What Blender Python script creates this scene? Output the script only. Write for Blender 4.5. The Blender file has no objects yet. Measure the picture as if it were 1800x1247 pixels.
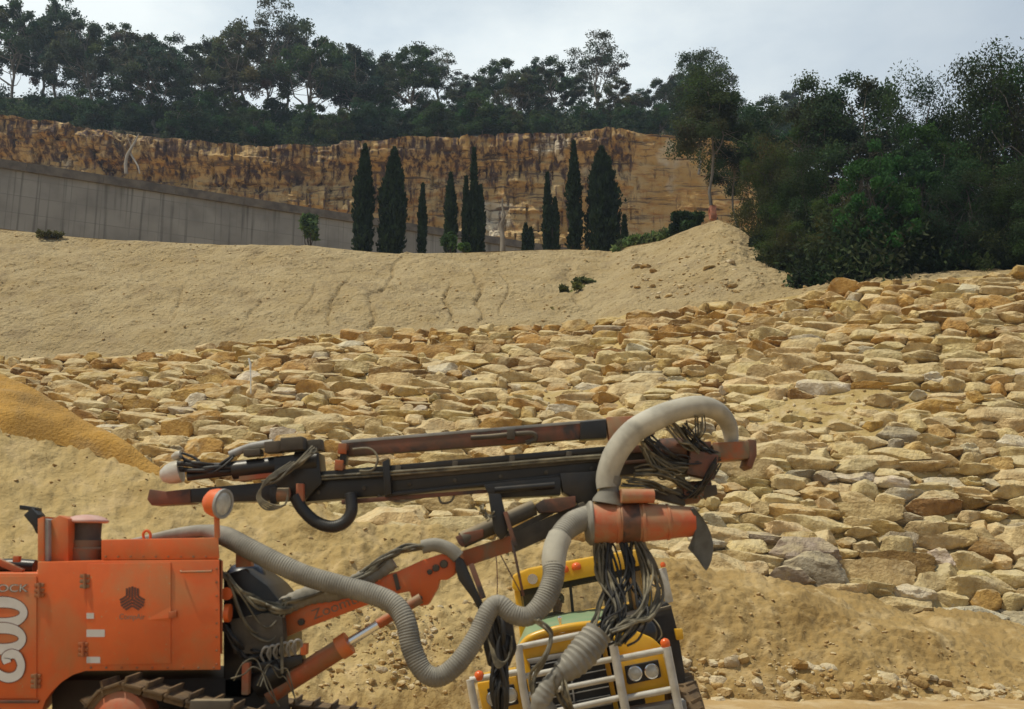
import bpy, bmesh, math, random
import numpy as np
from mathutils import Vector, Matrix, Euler
R = math.radians
SC = bpy.context.scene
COL = SC.collection

# ---------------------------------------------------------------- camera, world, sun, exposure
F = 1750.0; PITCH = R(10.9); CZ = 1.9
cp, sp = math.cos(PITCH), math.sin(PITCH)
cam = bpy.data.cameras.new('camera'); cam.lens = 35; cam.sensor_width = 36
cam.clip_start = 0.1; cam.clip_end = 9000
cam.dof.use_dof = True; cam.dof.focus_distance = 36; cam.dof.aperture_fstop = 2.5
co = bpy.data.objects.new('camera', cam); COL.objects.link(co)
co.location = (0, 0, CZ); co.rotation_euler = (R(90) + PITCH, 0, 0)
SC.camera = co
SC.view_settings.view_transform = 'Standard'; SC.view_settings.look = 'None'
SC.view_settings.exposure = -0.16; SC.view_settings.gamma = 1
SC.cycles.max_bounces = 6; SC.cycles.transparent_max_bounces = 12
SUN_DIR = Vector((-0.36, -0.10, 0.86)).normalized()
sun_el = math.asin(SUN_DIR.z); sun_az = math.atan2(SUN_DIR.x, SUN_DIR.y)
W = bpy.data.worlds.new('World'); SC.world = W; W.use_nodes = True
nt = W.node_tree; nt.nodes.clear()
def wn(t): return nt.nodes.new(t)
out = wn('ShaderNodeOutputWorld'); bg = wn('ShaderNodeBackground'); bg.inputs[1].default_value = 0.10
sky = wn('ShaderNodeTexSky'); sky.sky_type = 'NISHITA'; sky.sun_disc = False
sky.sun_elevation = sun_el; sky.sun_rotation = sun_az; sky.altitude = 100; sky.dust_density = 3.0
tc = wn('ShaderNodeTexCoord'); mp = wn('ShaderNodeMapping'); mp.inputs['Scale'].default_value = (1, 1, 2.2)
ns = wn('ShaderNodeTexNoise'); ns.inputs['Scale'].default_value = 1.9; ns.inputs['Detail'].default_value = 7
ns.inputs['Roughness'].default_value = 0.55
rp = wn('ShaderNodeValToRGB'); rp.color_ramp.elements[0].position = 0.30; rp.color_ramp.elements[1].position = 0.56
rp.color_ramp.elements[0].color = (4.7, 5.8, 6.8, 1); rp.color_ramp.elements[1].color = (9.2, 9.8, 9.7, 1)
sx = wn('ShaderNodeSeparateXYZ'); mr = wn('ShaderNodeMapRange')
mr.inputs[1].default_value = 0.10; mr.inputs[2].default_value = 0.58
mr.inputs[3].default_value = 0.0; mr.inputs[4].default_value = 0.85
m1 = wn('ShaderNodeMix'); m1.data_type = 'RGBA'; m1.inputs[7].default_value = (3.2, 4.2, 5.6, 1)
m2 = wn('ShaderNodeMix'); m2.data_type = 'RGBA'; m2.inputs[0].default_value = 0.88
L = nt.links.new
L(tc.outputs['Generated'], mp.inputs[0]); L(mp.outputs[0], ns.inputs[0]); L(ns.outputs[0], rp.inputs[0])
L(tc.outputs['Generated'], sx.inputs[0]); L(sx.outputs[0], mr.inputs[0])
mz = wn('ShaderNodeMapRange'); mz.inputs[1].default_value = 0.48; mz.inputs[2].default_value = 0.85; mz.inputs[3].default_value = 1.30; mz.inputs[4].default_value = 0.40
L(sx.outputs[2], mz.inputs[0]); vm = wn('ShaderNodeVectorMath'); vm.operation = 'SCALE'; L(rp.outputs[0], vm.inputs[0]); L(mz.outputs[0], vm.inputs['Scale'])
my = wn('ShaderNodeMapRange'); my.inputs[1].default_value = -0.3; my.inputs[2].default_value = 0.5; my.inputs[3].default_value = 0.5; my.inputs[4].default_value = 1.0
L(sx.outputs[1], my.inputs[0]); vm2 = wn('ShaderNodeVectorMath'); vm2.operation = 'SCALE'; L(vm.outputs[0], vm2.inputs[0]); L(my.outputs[0], vm2.inputs['Scale'])
L(mr.outputs[0], m1.inputs[0]); L(vm2.outputs[0], m1.inputs[6])
L(sky.outputs[0], m2.inputs[6]); L(m1.outputs[2], m2.inputs[7]); L(m2.outputs[2], bg.inputs[0]); L(bg.outputs[0], out.inputs[0])
sl = bpy.data.lights.new('sun', 'SUN'); sl.energy = 3.9; sl.angle = R(2.0); sl.color = (1.0, 0.935, 0.77)
so = bpy.data.objects.new('sun', sl); COL.objects.link(so)
so.rotation_euler = SUN_DIR.to_track_quat('Z', 'Y').to_euler()

# ---------------------------------------------------------------- helpers
def P(px, py, Y):
    u = (px - 900) / F; v = (623.5 - py) / F
    dy = cp - v * sp; dz = sp + v * cp; t = Y / dy
    return Vector((u * t, Y, CZ + dz * t))
def Pn(px, py, Y):
    px = np.asarray(px, float); u = (px - 900) / F; v = (623.5 - py) / F
    dy = cp - v * sp; dz = sp + v * cp; t = Y / dy
    return np.stack([u * t, Y + 0 * u, CZ + dz * t], -1)
def pyof(z, Y): return 623.5 - F * np.tan(np.arctan((z - CZ) / Y) - PITCH)
def m_(px, Y): return px * Y / F

def tag(o, label=None, cat=None, group=None, kind=None):
    if label: o['label'] = label
    if cat: o['category'] = cat
    if group: o['group'] = group
    if kind: o['kind'] = kind
    return o
def empty(name, loc, label=None, cat=None, group=None, kind=None, parent=None):
    o = bpy.data.objects.new(name, None); COL.objects.link(o); o.location = loc
    o.empty_display_size = 0.2
    if parent: o.parent = parent
    return tag(o, label, cat, group, kind)

# numpy perlin noise
_rng = np.random.RandomState(11); _perm = _rng.permutation(512).astype(int)
_g = _rng.normal(size=(512, 3)); _g /= np.linalg.norm(_g, axis=1)[:, None]
def pn(p):
    p = np.asarray(p, float); i = np.floor(p).astype(int); f = p - i
    w = f * f * f * (f * (f * 6 - 15) + 10); r = 0
    for a in (0, 1):
        for b in (0, 1):
            for c in (0, 1):
                h = _perm[(_perm[(_perm[(i[..., 0] + a) & 511] + i[..., 1] + b) & 511] + i[..., 2] + c) & 511]
                d = f - np.array([a, b, c])
                g = (_g[h] * d).sum(-1)
                r = r + g * np.where(a, w[..., 0], 1 - w[..., 0]) * np.where(b, w[..., 1], 1 - w[..., 1]) * np.where(c, w[..., 2], 1 - w[..., 2])
    return r
def fbm(p, oct=4, lac=2.03, gain=0.5):
    p = np.asarray(p, float); r = 0; a = 1.0
    for k in range(oct):
        r = r + a * pn(p + 17.3 * k); p = p * lac; a *= gain
    return r

def npmesh(name, V, Fc, mat, parent=None, col=None, smooth=True, sharp=None):
    me = bpy.data.meshes.new(name); V = np.asarray(V, np.float32); Fc = np.asarray(Fc, np.int32)
    n, k = Fc.shape
    me.vertices.add(len(V)); me.vertices.foreach_set('co', V.ravel())
    me.loops.add(n * k); me.loops.foreach_set('vertex_index', Fc.ravel())
    me.polygons.add(n); me.polygons.foreach_set('loop_start', np.arange(0, n * k, k, dtype=np.int32))
    me.polygons.foreach_set('loop_total', np.full(n, k, np.int32))
    me.polygons.foreach_set('use_smooth', np.full(n, smooth))
    me.update(calc_edges=True)
    if sharp: me.set_sharp_from_angle(angle=R(sharp))
    if col is not None:
        a = me.color_attributes.new('Col', 'FLOAT_COLOR', 'POINT')
        c = np.ones((len(V), 4), np.float32); c[:, :3] = col; a.data.foreach_set('color', c.ravel())
    me.materials.append(mat)
    o = bpy.data.objects.new(name, me); COL.objects.link(o)
    if parent: o.parent = parent
    return o

# ---------------------------------------------------------------- materials
def mat(name, c1, c2=None, scale=4.0, rough=0.7, metal=0.0, bump=0.0, bscale=None, c3=None, s3=1.0, f3=(0.5, 0.62), coord='Object',
        stretch=(1, 1, 1), attr=None, attrmix=1.0, detail=6, spec=0.5, dist=0.02, f2=(0.35, 0.65), top=None, topf=0.5, streak=None):
    m = bpy.data.materials.new(name); m.use_nodes = True; t = m.node_tree; N = t.nodes; Lk = t.links.new
    b = N['Principled BSDF']; b.inputs['Roughness'].default_value = rough; b.inputs['Metallic'].default_value = metal
    b.inputs['Specular IOR Level'].default_value = spec
    tcn = N.new('ShaderNodeTexCoord'); mpn = N.new('ShaderNodeMapping'); mpn.inputs['Scale'].default_value = stretch
    if coord == 'World':
        g = N.new('ShaderNodeNewGeometry'); Lk(g.outputs['Position'], mpn.inputs[0])
    else: Lk(tcn.outputs[coord], mpn.inputs[0])
    def noise(s, d=detail, off=0):
        n = N.new('ShaderNodeTexNoise'); n.inputs['Scale'].default_value = s; n.inputs['Detail'].default_value = d
        n.inputs['Roughness'].default_value = 0.6; n.inputs['Distortion'].default_value = off; Lk(mpn.outputs[0], n.inputs[0]); return n
    def mix(f, a, bb, kind='MIX'):
        x = N.new('ShaderNodeMix'); x.data_type = 'RGBA'; x.blend_type = kind
        for k, v in ((0, f), (6, a), (7, bb)):
            if hasattr(v, 'links') or hasattr(v, 'is_linked'): Lk(v, x.inputs[k])
            elif isinstance(v, (int, float)): x.inputs[k].default_value = v
            else: x.inputs[k].default_value = (*v, 1)
        return x.outputs[2]
    def ramp(v, a, bb):
        r = N.new('ShaderNodeMapRange'); r.inputs[1].default_value = a; r.inputs[2].default_value = bb; r.clamp = True
        Lk(v, r.inputs[0]); return r.outputs[0]
    cur = None
    if attr:
        if attr == 'object':
            oi = N.new('ShaderNodeObjectInfo'); ac = oi.outputs['Color']
        else:
            an = N.new('ShaderNodeAttribute'); an.attribute_name = attr; ac = an.outputs['Color']
        cur = ac
    if c2 is not None:
        v = mix(ramp(noise(scale).outputs[0], *f2), c1, c2)
        cur = mix(1.0, cur, v, 'MULTIPLY') if cur is not None else v
    elif cur is None:
        cur = mix(0.0, c1, c1)
    if c3 is not None:
        cur = mix(ramp(noise(s3, 8, 0.3).outputs[0], *f3), cur, c3)
    if streak is not None:
        q = N.new('ShaderNodeMapping'); q.inputs['Scale'].default_value = (1, 1, .10); g3 = N.new('ShaderNodeNewGeometry'); Lk(g3.outputs['Position'], q.inputs[0])
        n3 = N.new('ShaderNodeTexNoise'); n3.inputs['Scale'].default_value = streak[1]; n3.inputs['Detail'].default_value = 9; n3.inputs['Roughness'].default_value = .7; Lk(q.outputs[0], n3.inputs[0])
        cur = mix(ramp(n3.outputs[0], *streak[2]), cur, streak[0])
        cur = mix(ramp(noise(38, 4).outputs[0], .66, .70), cur, streak[3])
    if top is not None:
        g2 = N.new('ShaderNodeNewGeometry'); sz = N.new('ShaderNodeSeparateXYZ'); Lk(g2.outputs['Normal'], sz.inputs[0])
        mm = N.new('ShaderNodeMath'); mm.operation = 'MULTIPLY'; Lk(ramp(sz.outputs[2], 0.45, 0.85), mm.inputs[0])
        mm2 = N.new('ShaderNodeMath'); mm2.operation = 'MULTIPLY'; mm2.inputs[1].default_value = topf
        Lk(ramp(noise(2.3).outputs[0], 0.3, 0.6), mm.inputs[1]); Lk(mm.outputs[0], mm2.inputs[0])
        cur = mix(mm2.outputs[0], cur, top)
    Lk(cur, b.inputs['Base Color'])
    if bump:
        bn = N.new('ShaderNodeBump'); bn.inputs['Strength'].default_value = bump; bn.inputs['Distance'].default_value = dist
        Lk(noise(bscale or scale * 4, 9).outputs[0], bn.inputs['Height']); Lk(bn.outputs[0], b.inputs['Normal'])
    m['_'] = 0
    return m

M = {}
M['sand'] = mat('packed_earth', (0.52, 0.36, 0.155), (0.40, 0.255, 0.10), 0.5, 0.95, bump=0.9, bscale=7, dist=0.09, c3=(0.60, 0.46, 0.25), s3=2.2, f3=(0.55, 0.7), coord='World')
M['ground'] = mat('trafficked_earth', (0.47, 0.32, 0.14), (0.36, 0.23, 0.095), 0.8, 0.95, bump=0.8, bscale=6, dist=0.06, c3=(0.55, 0.42, 0.24), s3=1.5, f3=(0.5, 0.7), coord='World')
M['bank'] = mat('bank_earth', (0.49, 0.38, 0.205), (0.41, 0.30, 0.14), 0.4, 0.95, bump=1.0, bscale=4.5, dist=0.35, c3=(0.34, 0.25, 0.13), s3=0.7, f3=(0.48, 0.72), coord='World')
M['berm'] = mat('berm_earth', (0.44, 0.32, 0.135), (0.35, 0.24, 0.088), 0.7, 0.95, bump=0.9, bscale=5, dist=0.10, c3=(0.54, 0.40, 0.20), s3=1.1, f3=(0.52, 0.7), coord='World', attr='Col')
M['heap'] = mat('yellow_sand', (0.54, 0.30, 0.062), (0.42, 0.235, 0.055), 0.9, 0.95, bump=1.0, bscale=14, dist=0.08, coord='World', c3=(0.42, 0.26, 0.09), s3=.8)
M['fill'] = mat('stone_dust', (0.50, 0.375, 0.16), (0.40, 0.285, 0.105), 0.8, 0.95, bump=0.9, bscale=5, dist=0.12, c3=(0.58, 0.46, 0.27), s3=1.4, f3=(0.5, 0.7), coord='World')
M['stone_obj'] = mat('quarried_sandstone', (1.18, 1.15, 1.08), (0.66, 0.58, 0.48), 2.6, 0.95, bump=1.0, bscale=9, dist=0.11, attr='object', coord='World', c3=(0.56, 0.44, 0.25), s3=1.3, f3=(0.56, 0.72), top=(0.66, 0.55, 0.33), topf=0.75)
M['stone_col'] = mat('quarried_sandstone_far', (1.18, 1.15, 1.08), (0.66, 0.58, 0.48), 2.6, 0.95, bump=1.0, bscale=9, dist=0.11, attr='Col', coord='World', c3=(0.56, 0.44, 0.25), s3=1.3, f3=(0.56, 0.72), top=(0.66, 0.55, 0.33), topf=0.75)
M['litter'] = mat('forest_floor', (0.06, 0.055, 0.03), (0.10, 0.085, 0.05), 0.4, 1.0, coord='World')
M['bark'] = mat('grey_bark', (0.27, 0.245, 0.21), (0.13, 0.11, 0.09), 2.5, 0.9, stretch=(1, 1, 0.3))
M['bark_dark'] = mat('dark_bark', (0.06, 0.05, 0.04), (0.035, 0.03, 0.025), 3, 0.9)
M['bark_white'] = mat('bleached_bark', (0.42, 0.40, 0.37), (0.30, 0.28, 0.26), 2, 0.8)

def leafmat(name):
    m = bpy.data.materials.new(name); m.use_nodes = True; t = m.node_tree; N = t.nodes; b = N['Principled BSDF']
    an = N.new('ShaderNodeAttribute'); an.attribute_name = 'Col'; b.inputs['Roughness'].default_value = 0.8
    b.inputs['Specular IOR Level'].default_value = 0.12
    tr = N.new('ShaderNodeBsdfTranslucent'); mx = N.new('ShaderNodeMixShader'); mx.inputs[0].default_value = 0.36
    t.links.new(an.outputs['Color'], b.inputs['Base Color']); t.links.new(an.outputs['Color'], tr.inputs['Color'])
    t.links.new(b.outputs[0], mx.inputs[1]); t.links.new(tr.outputs[0], mx.inputs[2])
    t.links.new(mx.outputs[0], N['Material Output'].inputs[0]); return m
M['leaf'] = leafmat('foliage')

# ---------------------------------------------------------------- terrain rows (px -> py, Y)
def row(pts, Y):
    xs = [p[0] for p in pts]; ys = [p[1] for p in pts]
    Yx = [p[0] for p in Y]; Yy = [p[1] for p in Y]
    def f(px): return Pn(px, np.interp(px, xs, ys), np.interp(px, Yx, Yy))
    return f
def rowz(zpts, Y):
    def f(px):
        z = np.interp(px, [p[0] for p in zpts], [p[1] for p in zpts]); y = np.interp(px, [p[0] for p in Y], [p[1] for p in Y])
        return Pn(px, pyof(z, y), y)
    return f
YT = [(-900, 15.5), (300, 16), (800, 18.5), (1200, 20.7), (2700, 21)]
TOE = rowz([(-900, -1.12), (2700, -1.12)], YT)
CREST = row([(-900, 540), (-300, 600), (0, 672), (100, 722), (200, 780), (290, 838), (350, 866), (480, 893), (620, 922), (800, 938), (1000, 962), (1170, 1000),
             (1260, 1022), (1400, 1058), (1600, 1118), (1800, 1172), (2100, 1222), (2700, 1250)], [(-900, 24), (100, 23.5), (290, 22.5), (600, 21.6), (1100, 22.8), (2700, 22.8)])
BASE = row([(-900, 1010), (900, 1010), (1080, 1010), (1170, 993), (1350, 1010), (1500, 1042), (1650, 1074), (1800, 1094), (2100, 1130), (2700, 1190)], [(-900, 27), (2700, 26)])
RTOP = row([(-900, 690), (-300, 650), (0, 634), (200, 628), (400, 610), (500, 594), (700, 584), (900, 577), (1050, 577), (1100, 553), (1300, 538), (1500, 503), (1650, 492), (1800, 480), (2100, 455), (2700, 430)],
           [(-900, 46), (900, 45), (1400, 40), (1800, 37), (2700, 35)])
BTOP = row([(-900, 375), (-300, 392), (0, 402), (100, 414), (200, 422), (400, 431), (550, 433), (620, 440), (700, 447), (800, 445), (900, 441), (1000, 438), (1070, 442), (1110, 432), (1160, 424), (1215, 402), (1262, 386), (1300, 403), (1345, 440), (1400, 480), (1470, 505), (1650, 486), (1800, 474), (2700, 420)],
           [(-900, 60), (1050, 59), (1260, 54), (1450, 46), (1800, 42), (2700, 40)])
PL1 = rowz([(-900, 20), (900, 18.3), (1200, 19.5), (1500, 13), (2700, 13)], [(-900, 72), (1300, 70), (1500, 60), (2700, 55)])
PL2 = rowz([(-900, 21), (900, 19), (1300, 19), (2700, 15)], [(-900, 118), (2700, 118)])
CTOP = row([(-900, 205), (-300, 212), (0, 222), (100, 232), (200, 244), (300, 262), (400, 268), (470, 274), (560, 273), (640, 266), (700, 264), (800, 260), (860, 250), (1000, 252), (1020, 247), (1060, 243), (1100, 246), (1130, 251), (1230, 256), (1290, 264), (1315, 330), (1335, 420), (1500, 470), (2700, 480)],
           [(-900, 121), (2700, 121)])
RIDGE = row([(-900, 150), (0, 170), (300, 190), (600, 205), (900, 208), (1100, 205), (1250, 235), (1400, 300), (1800, 380), (2700, 400)], [(-900, 165), (2700, 165)])
FAR = rowz([(-900, 20), (2700, 0)], [(-900, 300), (2700, 300)])

def loft(name, rows, subs, px, mt, disp=None, kind='structure', power=None):
    A = [r(px) for r in rows]; G = []
    for k in range(len(rows) - 1):
        n = subs[k]
        for j in range(n):
            t = j / n
            G.append(A[k] * (1 - t) + A[k + 1] * t)
    G.append(A[-1]); G = np.array(G)
    if disp is not None: G = disp(G, px)
    h, w = G.shape[:2]; idx = np.arange(h * w).reshape(h, w)
    Fc = np.stack([idx[:-1, :-1], idx[:-1, 1:], idx[1:, 1:], idx[1:, :-1]], -1).reshape(-1, 4)
    o = npmesh(name, G.reshape(-1, 3), Fc, mt); tag(o, kind=kind); return o, G
PX = np.linspace(-900, 2700, 700)

# ground: one sheet to the horizon, with the rig's bench in front
def gridaxis(a, b, fine, n):
    far = np.array([4000, 2000, 1000, 500, 250, 130, 70])
    return np.concatenate([a - far, np.linspace(a, b, n), b + far[::-1]])
gx = gridaxis(-24, 24, 0, 260); gy = gridaxis(-6, 30, 0, 240)
X, Yg = np.meshgrid(gx, gy)
pp = np.stack([X, Yg, 0 * X], -1)
bench = 1 - np.clip((Yg + 0.25 * pn(pp * 0.5) - 10.0) / 1.3, 0, 1); bench = bench * bench * (3 - 2 * bench)
near = (np.abs(X) < 60) & (Yg < 60) & (Yg > -40)
Zg = -1.1 + 1.1 * bench * (np.abs(X) < 500)
ruts = 0.05 * np.sin((Yg + 0.10 * X) * 5.2) * np.exp(-((Yg - 17.5 + 0.05 * X) / 2.0) ** 2)
Zg = Zg + near * (0.06 * fbm(pp * 0.9, 4) + 0.025 * fbm(pp * 5, 2) + ruts)
G = np.stack([X, Yg, Zg], -1); h, w = X.shape; idx = np.arange(h * w).reshape(h, w)
tag(npmesh('ground', G.reshape(-1, 3), np.stack([idx[:-1, :-1], idx[:-1, 1:], idx[1:, 1:], idx[1:, :-1]], -1).reshape(-1, 4), M['ground']), kind='structure')

def env(n0, n1, h):   # fades displacement to 0 at rows n0 / n1 ends
    t = np.linspace(0, 1, h); return np.clip(np.minimum((t - 0) / 0.04, 1), 0, 1)
def dberm(G, px):
    h = len(G); e = env(0, 0, h)[:, None]
    d = 0.32 * fbm(G * np.array([0.55, 0.55, 0.55]), 5) + 0.10 * np.abs(fbm(G * 2.2, 3))
    rough = 0.22 * np.abs(fbm(G * 1.6 + 9, 5)) + 0.10 * fbm(G * 5, 3)
    G = G.copy(); G[..., 2] += e * (d + rough * 0.6) ; G[..., 1] -= e * 0.5 * d; return G
PXb = np.linspace(-900, 2700, 1300)
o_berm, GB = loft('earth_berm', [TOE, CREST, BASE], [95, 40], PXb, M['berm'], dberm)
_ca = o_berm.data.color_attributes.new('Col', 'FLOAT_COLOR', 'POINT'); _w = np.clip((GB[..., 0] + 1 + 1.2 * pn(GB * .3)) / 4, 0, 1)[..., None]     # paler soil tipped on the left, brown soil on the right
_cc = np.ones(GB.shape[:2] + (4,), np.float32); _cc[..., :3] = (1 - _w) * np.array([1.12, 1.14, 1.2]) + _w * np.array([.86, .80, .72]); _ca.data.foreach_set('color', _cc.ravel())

def drip(G, px):
    G = G.copy(); n = (0.13 * fbm(G * 0.5, 4) - .10) * np.clip((1 - np.linspace(0, 1, len(G))[:, None]) / .03, 0, 1); G[..., 2] += n + 0.02; G[..., 1] -= n; return G
o_rip, GR = loft('slope', [BASE, RTOP], [90], PX, M['fill'], drip)

def dbank(G, px):
    G = G.copy(); h = len(G); t = np.linspace(0, 1, h)[:, None]
    X = G[..., 0]; Zz = G[..., 2]
    e = np.clip(t / 0.05, 0, 1) * np.clip((1 - t) / 0.02, 0.25, 1)
    n = 0.55 * fbm(G * np.array([0.18, 0.18, 0.18]), 4) + 0.20 * fbm(G * 0.9, 4) + 0.07 * fbm(G * 3.5, 3)
    wob = X + 1.3 * pn(np.stack([X * 0.3, Zz * 0.35, 0 * X], -1)) + 0.5 * pn(np.stack([X, Zz * 0.9, 0 * X + 3], -1))
    g = 0
    for x0, t0, t1, dep, wd in ((-17.5, .15, .6, .3, .1), (-13, .1, .5, .3, .1), (-10.6, .1, .6, .3, .07), (-8.8, .05, .7, .45, .08), (-6.9, .0, .95, .45, .09), (-3.4, .05, .6, .6, .09), (-1.9, 0.0, .8, .5, .08), (-.6, .1, .7, .35, .08), (3.2, .2, .9, .4, .3), (-28, .1, .6, .5, .3)):
        g = g + dep * np.exp(-((wob - x0) / wd) ** 2) * np.clip((t - t0) / .1, 0, 1) * np.clip((t1 - t) / .15, 0, 1)
    wv = 0.12 * np.abs(fbm(G * np.array([1.2, 1.2, .5]) + 3, 4))
    mound = 0.5 * np.abs(fbm(G * 0.5 + 5, 4)) * np.clip((X - 6) / 5, 0, 1)
    d = n - g * 0.65 + wv + mound
    G[..., 1] -= e * d * 0.8; G[..., 2] += e * d * 0.35; return G
PXk = np.linspace(-900, 2700, 1500)
o_bank, GK = loft('hillside', [RTOP, BTOP], [150], PXk, M['bank'], dbank)
def dpl(G, px):
    G = G.copy(); G[1:, :, 2] += 0.3 * fbm(G[1:] * 0.1, 3); return G
loft('terrain', [BTOP, PL1, PL2], [6, 10], PX, M['sand'], dpl)
loft('hill', [CTOP, RIDGE, FAR], [24, 8], PX, M['litter'], dpl)

# cliff: bedded sandstone face
def cliffmat():
    m = bpy.data.materials.new('sandstone_cliff'); m.use_nodes = True; t = m.node_tree; N = t.nodes; Lk = t.links.new; b = N['Principled BSDF']
    b.inputs['Roughness'].default_value = 0.95
    g = N.new('ShaderNodeNewGeometry')
    def mp(s):
        q = N.new('ShaderNodeMapping'); q.inputs['Scale'].default_value = s; Lk(g.outputs['Position'], q.inputs[0]); return q.outputs[0]
    def no(s, sc, d=6, dis=0.0):
        n = N.new('ShaderNodeTexNoise'); n.inputs['Scale'].default_value = sc; n.inputs['Detail'].default_value = d; n.inputs['Distortion'].default_value = dis
        n.inputs['Roughness'].default_value = 0.62; Lk(mp(s), n.inputs[0]); return n.outputs[0]
    def rg(v, a, c):
        r = N.new('ShaderNodeMapRange'); r.inputs[1].default_value = a; r.inputs[2].default_value = c; Lk(v, r.inputs[0]); return r.outputs[0]
    def mx(f, a, c):
        x = N.new('ShaderNodeMix'); x.data_type = 'RGBA'
        for k, v in ((0, f), (6, a), (7, c)):
            if isinstance(v, tuple): x.inputs[k].default_value = (*v, 1)
            else: Lk(v, x.inputs[k])
        return x.outputs[2]
    c = mx(rg(no((1, 1, 1), 0.16, 5), .38, .62), (0.50, 0.31, 0.10), (0.60, 0.45, 0.23))
    c = mx(rg(no((1, 1, 3), 0.5, 6), .5, .68), c, (0.40, 0.20, 0.06))
    c = mx(rg(no((1, 1, 1.2), 0.11, 3), .62, .68), c, (0.66, 0.58, 0.44))
    an = N.new('ShaderNodeAttribute'); an.attribute_name = 'Col'; sp_ = N.new('ShaderNodeSeparateColor'); Lk(an.outputs['Color'], sp_.inputs[0])
    st = no((1, 1, 0.22), 1.5, 12, 0.15)       # long water stains
    ad = N.new('ShaderNodeMath'); ad.operation = 'MULTIPLY_ADD'; ad.inputs[1].default_value = 0.12; Lk(sp_.outputs[0], ad.inputs[0]); Lk(st, ad.inputs[2])
    c = mx(rg(ad.outputs[0], .57, .72), c, (0.08, 0.045, 0.04))
    bed = no((0.16, 0.16, 2.0), 1.0, 9, 0.8)
    c = mx(rg(bed, .55, .63), c, (0.13, 0.085, 0.05))
    Lk(c, b.inputs['Base Color'])
    bn = N.new('ShaderNodeBump'); bn.inputs['Strength'].default_value = 1; bn.inputs['Distance'].default_value = 0.7; Lk(no((1, 1, 1.6), 0.7, 9), bn.inputs['Height']); Lk(bn.outputs[0], b.inputs['Normal'])
    return m
M['cliff'] = cliffmat()
pxc = np.linspace(-900, 1330, 900); nz = 120
top = CTOP(pxc); bot = PL2(pxc); bot[:, 2] -= 1.0
t = np.linspace(0, 1, nz)[:, None, None]
G = bot[None] * (1 - t) + top[None] * t; G[..., 1] = bot[None, :, 1]
tt = t[..., 0]
Zc = G[..., 2]; Xc = G[..., 0]
def cellnoise(x, z, sx, sz, seed):
    zi = np.floor(z / sz + 0.5 * pn(np.stack([x * 0.04, z * 0 + seed, z * 0], -1))); xi = np.floor(x / sx + zi * 0.37 + 0.6 * pn(np.stack([x * 0.1, z * 0.2, z * 0 + seed], -1)))
    hsh = np.sin(zi * 127.1 + xi * 311.7 + seed) * 43758.5453; return hsh - np.floor(hsh)
d = 1.1 * cellnoise(Xc, Zc, 5.5, 3.1, 1) + 0.55 * cellnoise(Xc, Zc, 2.4, 1.3, 2) + 0.22 * cellnoise(Xc, Zc, 1.2, .6, 5) + 0.9 * fbm(G * 0.12, 4) + 0.3 * fbm(G * 0.7, 4)
smooth_r = np.clip((Xc - 14) / 3, 0, 1)
lay = Zc / 1.9 + 0.5 * pn(np.stack([Xc * 0.05, Zc * 0 + 4, Zc * 0], -1)); fl_ = lay - np.floor(lay)
d -= 0.75 * np.exp(-((fl_ - .5) / .055) ** 2) * (0.35 + pn(np.stack([Xc * 0.15, np.floor(lay) * 3.1, Zc * 0], -1)) * 2).clip(0, 1)
vj = Xc / 4.3 + 0.35 * pn(np.stack([Xc * .1, np.floor(lay) * 2.2, Zc * 0], -1)) + np.floor(lay) * .37; vj = vj - np.floor(vj)
d -= 0.55 * np.exp(-((vj - .5) / .03) ** 2)
d = d * (1 - 0.65 * smooth_r)
# undercut below the cap ledge, cap juts out
d += 0.9 * np.clip((tt - 0.90) / 0.05, 0, 1) - 0.7 * np.exp(-((tt - 0.86) / 0.035) ** 2) * (1 - smooth_r)
G[..., 1] -= d - 1.5
G[..., 2] += 0.25 * fbm(G * 0.5, 3) * np.clip(tt / .1, 0, 1)
back = G[-1:].copy(); back[..., 1] += 6; back[..., 2] += 0.4
G = np.concatenate([G, back]); h, w = G.shape[:2]; idx = np.arange(h * w).reshape(h, w)
cc = np.zeros((h, w, 3)); cc[:-1, :, 0] = np.clip((tt - 0.45) / 0.5, 0, 1) * (1 - 0.5 * smooth_r) - .35 * smooth_r; cc[:-1, :, 0] += .65 * np.clip((tt - 0.82) / 0.06, 0, 1) * np.clip(.5 + 1.6 * pn(G[:-1] * np.array([.25, .25, .6])), 0, 1) * (1 - smooth_r); cc[-1, :, 0] = 1
o = npmesh('cliff', G.reshape(-1, 3), np.stack([idx[:-1, :-1], idx[:-1, 1:], idx[1:, 1:], idx[1:, :-1]], -1).reshape(-1, 4), M['cliff'], col=cc.reshape(-1, 3), sharp=40)
tag(o, kind='structure')

# yellow sand heap lying on the left berm: follows the berm's own surface
pxs_b = PXb; sel = np.where(pxs_b < 304)[0]
hbx = [-900, -300, -60, 0, 60, 110, 170, 230, 292, 304]; hby = [650, 640, 735, 770, 772, 778, 798, 820, 842, 846]
nr = 40; HG = []; J0 = []
for c in sel:
    colp = GB[:96, c]; v_ = colp - np.array([0, 0, CZ]); f_ = v_[:, 1] * cp + v_[:, 2] * sp; pyc = 623.5 - F * (-v_[:, 1] * sp + v_[:, 2] * cp) / f_
    yb = np.interp(pxs_b[c], hbx, hby); J0.append(min(max(float(np.interp(-yb, -np.minimum.accumulate(pyc), np.arange(96))), 2), 93))
_k = np.hanning(53)[1:-1]; _k /= _k.sum(); J0 = np.convolve(np.pad(J0, 25, mode='edge'), _k, 'valid') + 1.2 * pn(np.stack([sel * .06, sel * 0., sel * 0.], -1))
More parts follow.
